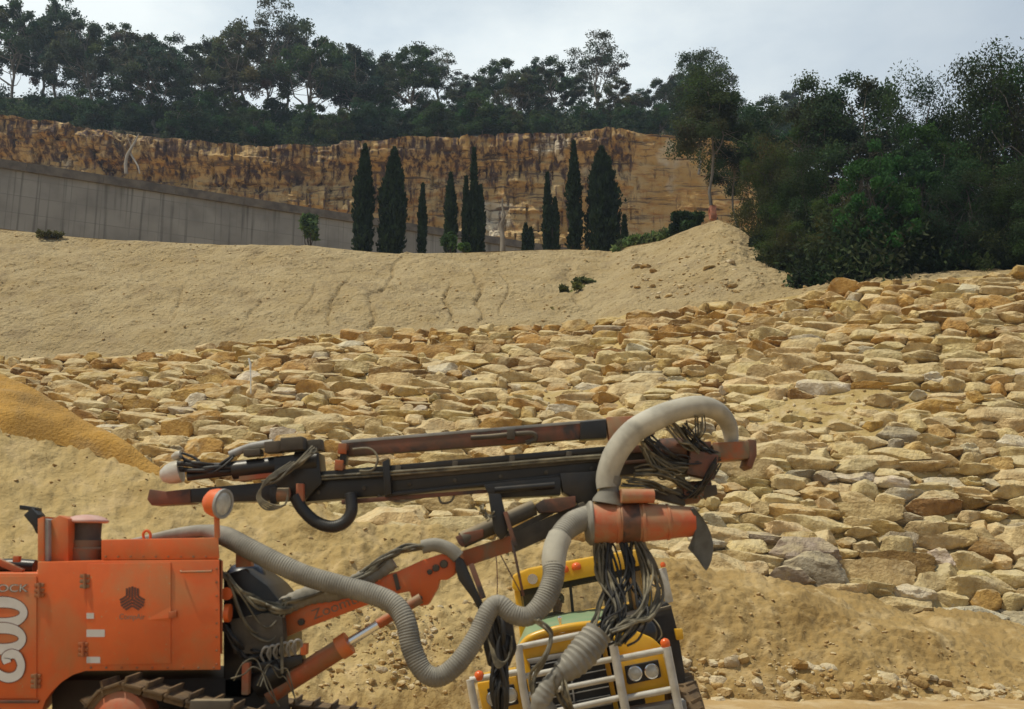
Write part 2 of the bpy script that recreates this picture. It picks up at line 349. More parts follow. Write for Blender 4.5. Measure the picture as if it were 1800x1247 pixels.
for ci_, c in enumerate(sel):
    colp = GB[:96, c]; v_ = colp - np.array([0, 0, CZ]); f_ = v_[:, 1] * cp + v_[:, 2] * sp; pyc = 623.5 - F * (-v_[:, 1] * sp + v_[:, 2] * cp) / f_
    yb = np.interp(pxs_b[c], hbx, hby) + 7 * math.sin(pxs_b[c] * .045) + 4 * math.sin(pxs_b[c] * .13)
    j0 = J0[ci_]
    jj = np.linspace(j0, 112, nr + 16); full = GB[:, c]
    k0 = np.floor(jj).astype(int); fr = (jj - k0)[:, None]; q = full[k0] * (1 - fr) + full[k0 + 1] * fr
    t_ = np.linspace(0, 1, nr + 16); pr = np.minimum(1, np.minimum(t_ / .22, (1 - t_) / .12)); pr = pr * (2 - pr)
    th = 0.26 * min(1, (304 - pxs_b[c]) / 90.0) ** .8
    q = q.copy(); q[:, 2] += pr * th - .03; q[:, 1] -= pr * th * .5; HG.append(q)
HG = np.array(HG).transpose(1, 0, 2); ker = np.hanning(41)[1:-1]; ker /= ker.sum()
sm_ = HG.copy()
for ax in (1, 2):
    for rr_ in range(HG.shape[0]):
        pad = np.pad(HG[rr_, :, ax], 19, mode='edge'); sm_[rr_, :, ax] = np.convolve(pad, ker, 'valid')
HG = sm_; h, w = HG.shape[:2]; q_ = 0.07 * fbm(HG * 1.3, 5) * np.clip(np.linspace(0, 1, h)[:, None] / .1, 0, 1); HG[..., 2] += q_; HG[..., 1] -= q_; idx = np.arange(h * w).reshape(h, w)
hb = npmesh('sand_heap', HG.reshape(-1, 3), np.stack([idx[:-1, :-1], idx[:-1, 1:], idx[1:, 1:], idx[1:, :-1]], -1).reshape(-1, 4), M['heap'])
tag(hb, 'smooth heap of bright yellow sand tipped on the left end of the earth berm', 'sand pile'); hb['kind'] = 'thing'
# ---------------------------------------------------------------- stones
rs = np.random.RandomState(5)
def cubesphere(n):
    V = []; Fc = []; key = {}
    def vid(p):
        k = tuple(np.round(p, 5))
        if k not in key: key[k] = len(V); V.append(p)
        return key[k]
    g = np.linspace(-1, 1, n + 1)
    for ax in range(3):
        for s in (-1, 1):
            for i in range(n):
                for j in range(n):
                    q = []
                    for a, b in ((g[i], g[j]), (g[i + 1], g[j]), (g[i + 1], g[j + 1]), (g[i], g[j + 1])):
                        p = [0, 0, 0]; p[ax] = s; p[(ax + 1) % 3] = a; p[(ax + 2) % 3] = b; q.append(vid(np.array(p, float)))
                    Fc.append(q if s > 0 else q[::-1])
    return np.array(V), np.array(Fc)
CS12 = cubesphere(12); CS8 = cubesphere(8); CS3 = cubesphere(3)
def stone(seed, cs, ncut=9, e=3.2, fine=0):
    r = np.random.RandomState(seed); V, Fc = cs
    L_ = (np.abs(V) ** e).sum(1) ** (1 / e); v = V / L_[:, None]
    v = v * (1 + 0.30 * fbm(v * 1.2 + seed * 3.7, 3)[:, None])
    for k in range(ncut):
        n = r.normal(size=3) * np.array([1, 1, .55]); n /= np.linalg.norm(n); dd = r.uniform(0.74, 1.05); s = v @ n - dd
        v = v - np.where(s > 0, s, 0)[:, None] * n
    v = v + 0.07 * fbm(v * 3 + seed, 3)[:, None] * v
    v[:, 2] *= 1 - 0.10 * np.abs(v[:, 0])           # lens-like ends
    if fine: v = v * (1 + fine * fbm(v * 5 + seed, 3)[:, None])
    return v / np.abs(v).max(0)
SV = [stone(100 + k, CS8, 13 + k % 5, 4.5 + (k % 3) * 1.5) for k in range(16)]
sm_mesh = []
SVN = [stone(100 + k, CS12, 13 + k % 5, 4.5 + (k % 3) * 1.5, .05) for k in range(16)]
for k in range(16):
    o = npmesh('stone', SVN[k], CS12[1], M['stone_obj'], sharp=28); me = o.data; bpy.data.objects.remove(o); sm_mesh.append(me)

def ripcol(px, t, r):
    """albedo and a word for it, by place on the slope"""
    k = r.random()
    left = np.clip((900 - px) / 900, 0, 1); topz = t
    pale = np.clip(0.17 + 0.50 * (1 - left) - 0.65 * max(0, topz - 0.8) / 0.2 + 0.15 * (t < .3), 0.05, 0.7)
    grey = 0.012 + 0.10 * (px > 1150) * (t < 0.42)
    if k < grey: return (0.36, 0.31, 0.24), 'grey'
    if k < grey + 0.035: return (0.60, 0.55, 0.45), 'whitish'
    if k < grey + 0.05 + pale: return (0.60, 0.475, 0.255), 'pale buff'
    if k > 0.93: return (0.28, 0.17, 0.06), 'dark brown'
    return ((0.45, 0.275, 0.085), 'orange brown') if r.random() < .6 else ((0.52, 0.37, 0.15), 'tan')
stones = []
NR = 36
r_ = random.Random(8)
for j in range(NR + 1):
    t = (j + 0.15) / NR * 0.985
    x = -32.0 + r_.random()
    Ym = 26 + t * 18
    while x < 30:
        w_ = r_.choice([0.5, 0.7, 0.85, 1.0, 1.15, 1.3, 1.5, 1.9]) * r_.uniform(.85, 1.12) * (1.0 + 0.12 * (1 - t))
        xc = x + w_ / 2; px = 900 + xc * F / (Ym * 1.01)
        x += w_ * 0.90
        if px < -420 or px > 2250: continue
        px2 = np.clip(px, -899, 2699); tj = np.clip(t + r_.uniform(-.003, .003), 0, 1.0)
        tj = float(np.clip(tj + 0.003 * math.sin(xc * 0.9 + j * 2.1), 0, 1.0))
        ix = (px2 + 900) / 3600 * (len(PX) - 1); it = tj * (len(GR) - 1)
        i0 = int(ix); j0 = int(it); p = GR[min(j0, len(GR) - 1), min(i0, len(PX) - 1)]
        sandy = math.exp(-(((px - 1440) / 130) ** 2 + ((tj - 0.50) / 0.09) ** 2)) + .5 * math.exp(-(((px - 1000) / 250) ** 2 + ((tj - 0.62) / 0.06) ** 2))
        bury = 0.5 * sandy + r_.choice([0, 0, .05, .1, .15, .25])
        if sandy > .75 and r_.random() < .5: continue
        c, word = ripcol(px, tj, r_)
        f = r_.uniform(.86, 1.14)
        hh = r_.choice([.85, 1, 1, 1, 1.3]) * (.76 if j < 5 else .64) * r_.uniform(.72, 1.2) * (0.62 + 0.3 * w_ / 1.2)
        stones.append(dict(p=(p[0], p[1] + bury * .5, p[2] + 0.05 - bury * .45), w=w_ * .53, d=0.50 * r_.uniform(.8, 1.1), h=hh * .5, yaw=r_.uniform(-.16, .16), tx=r_.uniform(-.14, .14), ty=r_.uniform(-.07, .07),
                           c=tuple(np.clip(v * f * r_.uniform(.96, 1.04), 0.02, .8) for v in c), word=word, k=r_.randrange(16), px=px, t=tj, Y=p[1], size=w_))
def proj(p):
    v = Vector(p) - Vector((0, 0, CZ)); f = v.y * cp + v.z * sp; u = -v.y * sp + v.z * cp
    return 900 + F * v.x / f, 623.5 - F * u / f
for s in stones:
    s['sx'], s['sy'] = proj(s['p'])
NUM = ['', '', 'two', 'three', 'four', 'five', 'six', 'seven', 'eight', 'nine', 'ten', 'eleven', 'twelve', '13', '14', '15', '16', '17', '18']
ORD = ['leftmost', 'second from left', 'third from left', 'fourth from left', 'fifth from left', 'sixth from left', 'seventh from left', 'eighth from left', 'ninth from left', 'tenth from left', 'eleventh from left', 'twelfth from left', '13th from left', '14th from left', '15th from left', '16th from left', '17th from left', '18th from left']
def ordinalize(objs):
    by = {}
    for o in objs: by.setdefault(o['label'], []).append(o)
    for lab, os_ in by.items():
        n = len(os_)
        if n < 2 or n > 18: continue
        os_.sort(key=lambda o: proj(o.location)[0])
        for i, o in enumerate(os_): o['label'] = '%s, %s of %s' % (lab, 'rightmost' if i == n - 1 else ORD[i], NUM[n])
def hidden(s):
    x, y = s['sx'], s['sy']
    if not (-30 < x < 1830): return True
    cr = np.interp(x, [0, 100, 200, 290, 350, 480, 620, 800, 1000, 1170, 1180], [672, 722, 780, 838, 866, 893, 922, 938, 962, 1000, 1500])
    if y > cr - 4: return True
    if 500 < x < 1080 and 790 < y < 880 - (x - 500) * .08: return True
    if 1040 < x < 1220 and 880 < y < 950: return True
    if 860 < x < 1200 and y > 990: return True
    return False
order = sorted([i for i, s in enumerate(stones) if not hidden(s)], key=lambda i: -stones[i]['size'] / stones[i]['Y'])
near_set = set(order[:296])
def zone(x, y):
    b = 'lowest courses' if y > 1000 else 'lower courses' if y > 900 else 'lower middle courses' if y > 800 else 'middle courses' if y > 700 else 'upper courses' if y > 600 else 'top courses'
    a = 'far left' if x < 250 else 'above mast\'s left tip' if x < 600 else 'above mast' if x < 1050 else 'around the pale hose' if x < 1320 else 'right of hose' if x < 1480 else 'far right' if x > 1640 else 'right side'
    return b + ' ' + a
blocks = []
VV = []; FF = []; CC = []; off = 0
for i, s in enumerate(stones):
    Mx = Matrix.Translation(s['p']) @ Euler((s['tx'] - .10, s['ty'], s['yaw'])).to_matrix().to_4x4()
    if i in near_set:
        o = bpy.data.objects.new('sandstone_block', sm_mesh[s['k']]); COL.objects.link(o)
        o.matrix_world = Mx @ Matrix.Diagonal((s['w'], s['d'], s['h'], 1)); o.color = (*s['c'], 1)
        sz = 'long ' if s['size'] > 1.6 else 'large ' if s['size'] > 1.3 else ''
        blocks.append(o); tag(o, '%s%s stone, %s' % (sz, s['word'], zone(s['sx'], s['sy'])), 'stone', 'sandstone blocks laid in courses on the dam slope')
    else:
        v = SV[s['k']] * np.array([s['w'], s['d'], s['h']]); A = np.array(Mx)
        VV.append(v @ A[:3, :3].T + A[:3, 3]); FF.append(CS8[1] + off); off += len(v); CC.append(np.tile(s['c'], (len(v), 1)))
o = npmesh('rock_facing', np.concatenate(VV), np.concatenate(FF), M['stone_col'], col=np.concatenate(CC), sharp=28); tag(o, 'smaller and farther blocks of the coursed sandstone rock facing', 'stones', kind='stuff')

ordinalize(blocks)

def scatter(name, G, n, smin, smax, matl, cols, label, seed, rr=(0, 1), cc=(0, 1), lift=0.2, flat=.6, weight=None, kind='stuff', cs=CS3):
    r = np.random.RandomState(seed); SS = [stone(500 + seed * 10 + k, cs, 16, 6) for k in range(6)]
    VV = []; FF = []; CC = []; off = 0; h, w = G.shape[:2]; k = 0; tries = 0
    while k < n and tries < n * 20:
        tries += 1
        a = r.uniform(*rr); b = r.uniform(*cc)
        if weight and r.rand() > weight(b, a): continue
        p = G[int(a * (h - 1)), int(b * (w - 1))]
        s = smin + (smax - smin) * r.rand() ** 5
        v = SS[r.randint(6)] * np.array([s, s * .8, s * flat]) * r.uniform(.8, 1.2, 3)
        A = np.array(Euler((r.uniform(-.4, .4), r.uniform(-.4, .4), r.uniform(0, 6.3))).to_matrix())
        VV.append(v @ A.T + p + np.array([0, 0, s * lift])); FF.append(cs[1] + off); off += len(v)
        CC.append(np.tile(np.array(cols[r.randint(len(cols))]) * r.uniform(.85, 1.15), (len(v), 1))); k += 1
    o = npmesh(name, np.concatenate(VV), np.concatenate(FF), matl, col=np.concatenate(CC), sharp=40); tag(o, label, 'stones', kind=kind); return o
vc = lambda lo, hi: ((lo + 900) / 3600, (hi + 900) / 3600)
SCOL = [(0.56, 0.42, 0.22), (0.5, 0.36, 0.16), (0.42, 0.27, 0.1), (0.6, 0.52, 0.38)]
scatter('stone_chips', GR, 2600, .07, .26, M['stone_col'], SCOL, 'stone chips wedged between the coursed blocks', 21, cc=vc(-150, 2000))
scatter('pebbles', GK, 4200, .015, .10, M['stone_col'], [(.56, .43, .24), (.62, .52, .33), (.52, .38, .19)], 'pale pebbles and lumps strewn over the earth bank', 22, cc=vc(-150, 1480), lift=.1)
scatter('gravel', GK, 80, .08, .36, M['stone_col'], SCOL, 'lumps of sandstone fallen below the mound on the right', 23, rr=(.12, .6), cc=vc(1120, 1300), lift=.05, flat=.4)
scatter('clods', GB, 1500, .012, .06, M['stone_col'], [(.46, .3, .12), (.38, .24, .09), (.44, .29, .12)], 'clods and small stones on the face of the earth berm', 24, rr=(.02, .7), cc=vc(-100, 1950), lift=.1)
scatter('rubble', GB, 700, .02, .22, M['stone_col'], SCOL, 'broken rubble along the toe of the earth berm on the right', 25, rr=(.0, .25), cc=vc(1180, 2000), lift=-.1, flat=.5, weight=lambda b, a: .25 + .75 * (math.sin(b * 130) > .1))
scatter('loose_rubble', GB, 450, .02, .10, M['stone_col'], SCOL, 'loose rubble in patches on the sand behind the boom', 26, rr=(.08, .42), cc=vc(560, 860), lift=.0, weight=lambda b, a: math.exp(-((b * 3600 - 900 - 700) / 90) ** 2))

# ---------------------------------------------------------------- concrete wall
def wallmat(name, base, dark, streak):
    m = bpy.data.materials.new(name); m.use_nodes = True; t = m.node_tree; N = t.nodes; Lk = t.links.new; b = N['Principled BSDF']; b.inputs['Roughness'].default_value = .9
    tcn = N.new('ShaderNodeTexCoord')
    def no(s, sc, d=6):
        q = N.new('ShaderNodeMapping'); q.inputs['Scale'].default_value = s; Lk(tcn.outputs['Object'], q.inputs[0])
        n = N.new('ShaderNodeTexNoise'); n.inputs['Scale'].default_value = sc; n.inputs['Detail'].default_value = d; Lk(q.outputs[0], n.inputs[0]); return n.outputs[0]
    def rg(v, a, c):
        r = N.new('ShaderNodeMapRange'); r.inputs[1].default_value = a; r.inputs[2].default_value = c; Lk(v, r.inputs[0]); return r.outputs[0]
    def mx(f, a, c):
        x = N.new('ShaderNodeMix'); x.data_type = 'RGBA'
        for k, v in ((0, f), (6, a), (7, c)):
            if isinstance(v, tuple): x.inputs[k].default_value = (*v, 1)
            else: Lk(v, x.inputs[k])
        return x.outputs[2]
    br = N.new('ShaderNodeTexBrick'); q = N.new('ShaderNodeMapping'); q.inputs['Rotation'].default_value = (R(90), 0, 0); Lk(tcn.outputs['Object'], q.inputs[0]); Lk(q.outputs[0], br.inputs[0])
    br.offset = 0.0; br.inputs['Scale'].default_value = 1; br.inputs['Brick Width'].default_value = 2.4; br.inputs['Row Height'].default_value = 1.5; br.inputs['Mortar Size'].default_value = .03; br.inputs['Mortar Smooth'].default_value = .6
    br.inputs['Color1'].default_value = (*base, 1); br.inputs['Color2'].default_value = (*[v * .88 for v in base], 1); br.inputs['Mortar'].default_value = (*[v * .6 for v in base], 1); br.inputs['Bias'].default_value = -.2
    c = mx(rg(no((1, 1, 1), .35), .42, .62), br.outputs[0], dark)
    c = mx(rg(no((1.0, 1, .035), 2.4, 8), .54, .74), c, streak)
    c = mx(rg(no((1, 1, .5), .5, 5), .68, .74), c, (.52, .50, .46))
    Lk(c, b.inputs['Base Color'])
    bn = N.new('ShaderNodeBump'); bn.inputs['Strength'].default_value = .4; bn.inputs['Distance'].default_value = .05; Lk(br.outputs[1], bn.inputs['Height']); Lk(bn.outputs[0], b.inputs['Normal'])
    return m
M['wall'] = wallmat('board_marked_concrete', (0.285, 0.283, 0.268), (0.205, 0.202, 0.19), (0.07, 0.068, 0.062))
M['coping'] = mat('stained_coping', (0.17, 0.15, 0.125), (0.085, 0.075, 0.065), 1.2, .9)
Y0 = 78.0; A0 = P(0, 281, Y0); zt = A0.z
Y1 = None
for Yt in np.arange(80, 140, .05):
    if P(1010, 440, Yt).z >= zt: break
    Y1 = Yt
B0 = P(1010, 440, Y1)
dirw = (B0 - A0); dirw.z = 0; Lw = dirw.length; dirw.normalize(); ang = math.atan2(dirw.y, dirw.x)
ws = A0 - dirw * 28
wall = empty('retaining_wall', (ws.x, ws.y, 17.0), 'long grey concrete retaining wall with vertical stains below the sandstone cliff', 'wall')
wall.rotation_euler = (0, 0, ang)
bm = bmesh.new()
def bxm(bm, x0, x1, y0, y1, z0, z1, mtx=None):
    r = bmesh.ops.create_cube(bm, size=1); 
    for v in r['verts']:
        v.co = Vector(((x0 + x1) / 2 + v.co.x * (x1 - x0), (y0 + y1) / 2 + v.co.y * (y1 - y0), (z0 + z1) / 2 + v.co.z * (z1 - z0)))
        if mtx: v.co = mtx @ v.co
    return r['verts']
def bmobj(name, bm, mt, parent=None, sharp=35):
    me = bpy.data.meshes.new(name); bm.normal_update(); bm.to_mesh(me); bm.free(); me.materials.append(mt)
    me.polygons.foreach_set('use_smooth', [True] * len(me.polygons)); me.set_sharp_from_angle(angle=R(sharp))
    o = bpy.data.objects.new(name, me); COL.objects.link(o)
    if parent: o.parent = parent
    return o
TL = Lw + 28 + 12; hz = zt - 17.0
bxm(bm, 0, TL, 0, 1.2, -1, hz - .75); bmobj('wall_face', bm, M['wall'], wall)
bm = bmesh.new(); k = 0.0
while k < TL:
    bxm(bm, k + .012, min(k + 6.0, TL) - .012, -.28, 1.4, hz - .75 + .002, hz); k += 6.0
bmobj('coping', bm, M['coping'], wall)

# ---------------------------------------------------------------- vegetation
def nptube(paths, seg=5):
    """paths: list of (points Nx3, radii N). one mesh"""
    VV = []; FF = []; off = 0
    for pts, rad in paths:
        pts = np.asarray(pts, float); n = len(pts); tg = np.gradient(pts, axis=0); tg /= np.linalg.norm(tg, axis=1)[:, None] + 1e-9
        a = np.cross(tg, [0.13, .97, .2]); a /= np.linalg.norm(a, axis=1)[:, None] + 1e-9; b = np.cross(tg, a)
        th = np.linspace(0, 2 * math.pi, seg, endpoint=False)
        ring = pts[:, None] + np.asarray(rad)[:, None, None] * (a[:, None] * np.cos(th)[None, :, None] + b[:, None] * np.sin(th)[None, :, None])
        VV.append(ring.reshape(-1, 3)); i = np.arange(n * seg).reshape(n, seg); j = np.roll(i, -1, 1)
        FF.append(np.stack([i[:-1], j[:-1], j[1:], i[1:]], -1).reshape(-1, 4) + off); off += n * seg
    return np.concatenate(VV), np.concatenate(FF)
def leaves(C, S, n, size, r, asp=1.8, droop=0.0):
    """C clump centres, S clump radii (3) -> quads"""
    m = len(C); k = r.randint(0, m, n); d = (r.normal(size=(n, 3)) * .5).clip(-.85, .85); p = C[k] + d * S[k]
    a = r.normal(size=(n, 3)); a[:, 2] = a[:, 2] * (1 - droop) - droop * 1.5; a /= np.linalg.norm(a, axis=1)[:, None]
    b = np.cross(a, r.normal(size=(n, 3))); b /= np.linalg.norm(b, axis=1)[:, None]
    s = size * r.uniform(.6, 1.4, (n, 1)); a = a * s * asp * .5; b = b * s * .5
    V = np.stack([p - a, p + b, p + a, p - b], 1).reshape(-1, 3)
    return V, np.arange(4 * n).reshape(n, 4), k
def branch(p0, p1, r0, r1, r, n=6, bow=.12):
    p0 = np.array(p0); p1 = np.array(p1); t = np.linspace(0, 1, n)[:, None]; L0 = np.linalg.norm(p1 - p0)
    q = p0 * (1 - t) + p1 * t; q = q + np.sin(t * math.pi) * r.normal(size=3) * L0 * bow; q[1:-1] += r.normal(size=(n - 2, 3)) * L0 * .02
    return q, r0 + (r1 - r0) * t[:, 0]
def gum_meshes(seed, H, spread, ncl=34, nl=5200, lsz=.30, low=.42, base=(0.045, 0.065, 0.035), csz=(1.2, 1.2, .5), lean=.05, bark='bark', tr=.018, mi=3, flat=True, droop=.5, var=.3, asp=1.8):
    r = np.random.RandomState(seed); paths = []
    top = np.array([r.normal() * lean * H, r.normal() * lean * H, H * .72])
    tq, trd = branch((0, 0, -.5), top, H * tr, H * tr * .35, r, 9, .04); paths.append((tq, trd))
    C = []
    nm = 6 + r.randint(4)
    mains = []
    for k in range(nm):
        i = r.randint(mi, 8); az = k * 2.4 + r.rand(); rr = spread * r.uniform(.45, .95); z = H * r.uniform(max(low + .15, .5), .9)
        e = np.array([tq[i][0] + rr * .8 * math.cos(az), tq[i][1] + rr * .8 * math.sin(az), min(max(z, tq[i][2] + H * .06), H * (.92 - .3 * (rr / spread) ** 2))])
        q, rd = branch(tq[i], e, trd[i] * .6, H * .003, r, 7, .14); paths.append((q, rd)); mains.append((q, rd))
    for k in range(ncl):
        for _ in range(20):
            az = r.rand() * 6.28; rr = spread * math.sqrt(r.rand()); f = rr / spread
            z = H * (low + (1 - low) * r.rand()); 
            lim = 1 - .55 * f * f
            if z / H < lim + .03 and z / H > low + .25 * (1 - f) * (0 if not flat else 1): break
        c = np.array([rr * math.cos(az) + top[0] * .7, rr * math.sin(az) + top[1] * .7, z]); C.append(c)
        q, rd = mains[r.randint(nm)]; 
        i = np.argmin(np.linalg.norm(q - c, axis=1) + .5 * np.maximum(q[:, 2] - c[2], 0)); paths.append(branch(q[i], c, max(rd[i] * .6, H * .002), H * .001, r, 4, .1))
    C = np.array(C); S = np.array(csz)[None] * r.uniform(.6, 1.3, (ncl, 1)) * H / 12
    V, Fq, k = leaves(C, S, nl, lsz, r, asp, droop)
    cl = np.array(base)[None] * (1 + var * r.normal(size=(ncl, 1)) * .6).clip(.5, 1.8); cl = cl * (1 + .12 * r.normal(size=(ncl, 3)))
    col = np.repeat((cl[k] * r.uniform(.75, 1.25, (nl, 1))).clip(.008, .4), 4, 0)
    tv, tf = nptube(paths)
    return (tv, tf, M[bark]), (V, Fq, col)
def keep(name, v, f, m, col=None, smooth=True):
    o = npmesh(name, v, f, m, col=col, smooth=smooth); me = o.data; bpy.data.objects.remove(o); return me
def mk_tree(seed, **kw):
    (tv, tf, tm), (V, Fq, col) = gum_meshes(seed, **kw)
    return keep('trunk', tv, tf, tm), keep('crown', V, Fq, M['leaf'], col, False)
def put_tree(name, meshes, loc, s, rz, label, cat, group=None, sz=None):
    e = empty(name, loc, label, cat, group); e.scale = (s, s, sz or s); e.rotation_euler = (0, 0, rz)
    for nm, me in zip(('trunk', 'crown'), meshes):
        c = bpy.data.objects.new(nm, me); COL.objects.link(c); c.parent = e
    return e
GREY = (0.080, 0.106, 0.068)
gums = [mk_tree(40 + k, H=12, spread=3.9 + .5 * (k % 3), ncl=54 + 8 * (k % 4), nl=12500 + 1500 * (k % 3), lsz=.15, low=.42 - .05 * (k % 3), csz=(.75, .75, .5), droop=.3,
               base=[GREY, (.070, .106, .052), (.098, .100, .062), (.066, .096, .066)][k % 4]) for k in range(9)]
airy = [mk_tree(70 + k, H=14, spread=4.6, ncl=48, nl=8000, lsz=.14, low=.5, base=(.092, .104, .070), csz=(.85, .85, .32), tr=.014) for k in range(3)]
dense = [mk_tree(80 + k, H=9, spread=3.4, ncl=60, nl=14000, lsz=.17, low=.12, base=[(.060, .108, .042), (.050, .086, .046), (.078, .104, .044)][k % 3], csz=(1.2, 1.2, .9), flat=False, tr=.012) for k in range(5)]
def ridge_pt(px, f):   # f: 0 at cliff top .. 1 ridge
    a = CTOP(np.array([px]))[0]; b = RIDGE(np.array([px]))[0]; q = a * (1 - f) + b * f; q[1] = max(q[1], 123.5) ; return Vector(q)
def top_scale(px, toppy, loc, Hm):
    return (P(px, toppy, loc.y).z - loc.z) / Hm
# (px, top py, depth fraction, kind)
RT = [(-60, 5, .5, 'g'), (15, 8, .35, 'g'), (70, 20, .75, 'g'), (98, 2, .5, 'g'), (150, 30, .3, 'g'), (190, 42, .8, 'g'), (235, 60, .5, 'g'), (268, 72, .25, 'g'), (318, 68, .8, 'g'), (345, 75, .4, 'g'),
      (395, 58, .6, 'g'), (425, 48, .3, 'g'), (468, 4, .55, 'a'), (505, 60, .8, 'g'), (545, 45, .35, 'g'), (590, 80, .6, 'g'), (612, 88, .3, 'g'), (655, 98, .8, 'g'), (690, 92, .5, 'g'), (722, 84, .3, 'g'),
      (762, 86, .6, 'a'), (800, 140, .8, 'g'), (828, 132, .4, 'g'), (880, 100, .6, 'g'), (905, 125, .3, 'g'), (948, 104, .7, 'g'), (978, 110, .35, 'g'), (1048, 64, .45, 'a'), (1022, 132, .8, 'g'), (1088, 140, .3, 'g'),
      (1125, 160, .7, 'g'), (1165, 132, .5, 'g'), (1205, 118, .7, 'g'), (1240, 100, .45, 'a'), (1290, 165, .6, 'g'), (1345, 178, .7, 'g'), (1390, 158, .8, 'g'), (1420, 190, .6, 'g'), (-150, 0, .6, 'g'), (-240, 10, .4, 'g'), (1480, 190, .8, 'g')]
lm = [(120, 'above wall\'s left end'), (330, 'above leaning dead tree'), (520, 'above middle of wall'), (720, 'above two thick cypresses'), (900, 'above slim cypresses'), (1120, 'above highest cliff top'), (1300, 'above cliff\'s right end'), (9999, 'behind dark wood')]
def near_lm(px): return next(t for x, t in lm if px < x)
rt = random.Random(3)
for i, (px, tp, f, kd) in enumerate(RT):
    loc = ridge_pt(px, f); ms = airy[i % 3] if kd == 'a' else gums[i % 9]; Hm = 14 if kd == 'a' else 12
    s = top_scale(px, tp, loc, Hm * .98); sxy = min(s, 1.25)
    put_tree('eucalyptus_tree', ms, loc, sxy * rt.uniform(.95, 1.15), rt.uniform(0, 6.3),
             ('tall airy ridge eucalypt ' if kd == 'a' else 'clumpy ridge eucalypt ') + near_lm(px), 'tree', 'eucalypts on the ridge', sz=s)
# lower trees in front of them on the slope above the cliff
for i in range(46):
    px = -120 + i * 32 + rt.uniform(-12, 12); f = rt.choice([.06, .15, .28]); loc = ridge_pt(px, f)
    base_top = np.interp(px, [-100, 300, 600, 900, 1100, 1300], [165, 170, 175, 175, 190, 205]) + rt.uniform(-14, 22)
    s = top_scale(px, base_top, loc, 9); s = max(s, .35)
    put_tree('bushy_tree', dense[i % 5], loc, s * 1.15, rt.uniform(0, 6.3), 'low bushy clifftop tree ' + near_lm(px), 'tree', 'bushy trees along the cliff edge', sz=s)

def stuff_bush(name, pts, n, lsz, base, label, seed, cat='shrubs', kind='stuff', droop=.2, asp=1.6):
    """pts: list of (x,y,z, rx, rz)"""
    r = np.random.RandomState(seed); C = []; S = []
    for (x, y, z, rx, rz) in pts:
        m = 9
        for k in range(m):
            d = r.normal(size=3); d /= np.linalg.norm(d); d[2] = abs(d[2])
            C.append((x + d[0] * rx * .6, y + d[1] * rx * .6, z + d[2] * rz * .7)); S.append((rx * .5, rx * .5, rz * .38))
    C = np.array(C); S = np.array(S); V, Fq, k = leaves(C, S, n, lsz, r, asp, droop)
    cl = np.array(base)[None] * (1 + .35 * r.normal(size=(len(C), 1))).clip(.45, 2); cl = cl * (1 + .1 * r.normal(size=(len(C), 3)))
    col = np.repeat((cl[k] * r.uniform(.7, 1.3, (n, 1))).clip(.006, .4), 4, 0)
    o = npmesh(name, V, Fq, M['leaf'], col=col, smooth=False); tag(o, label, cat, kind=kind); return o
ordinalize([o for o in SC.objects if o.get('group') in ('eucalypts on the ridge', 'bushy trees along the cliff edge')])
pts = []
for i in range(230):
    px = rt.uniform(-250, 1330); f = rt.uniform(0, .85); q = ridge_pt(px, f); h_ = rt.uniform(1.6, 4.2)
    pts.append((q.x, q.y, q.z - .3, h_ * .9, h_))
stuff_bush('undergrowth', pts, 200000, .22, (.058, .090, .044), 'dark scrub covering the slope above the cliff', 9)
pts = []
for i in range(60):
    px = rt.uniform(-200, 1250); q = CTOP(np.array([px]))[0]; pts.append((q[0], q[1] - 1.2, q[2] - .4, rt.uniform(.8, 1.9), rt.uniform(.5, 1.5)))
stuff_bush('cliff_scrub', pts, 26000, .2, (.05, .055, .03), 'grey green scrub hanging over the cliff edge', 10)

# right hand wood
def at_ground(px, py, Y): return P(px, py, Y)
she = [mk_tree(110 + k, H=13, spread=3.6, ncl=90, nl=36000, lsz=.082, low=.03, base=[(.040, .064, .022), (.072, .086, .026), (.032, .058, .024)][k % 3], csz=(1.0, 1.0, 1.1), flat=False, droop=.6, asp=2.6, bark='bark_dark', tr=.012) for k in range(4)]
wat = [mk_tree(120 + k, H=8, spread=3.4, ncl=60, nl=22000, lsz=.10, low=.05, base=[(.042, .112, .030), (.036, .084, .028)][k % 2], csz=(.9, .9, .55), flat=False, droop=.2, asp=2.2, bark='bark_dark', tr=.012) for k in range(2)]
tall = [mk_tree(130 + k, H=15, spread=3.8, ncl=52, nl=19000, lsz=.13, low=.38, base=[(.046, .072, .034), (.060, .082, .034)][k % 2], csz=(1.0, 1.0, .6), bark='bark', tr=.013, mi=5, lean=.015) for k in range(4)]
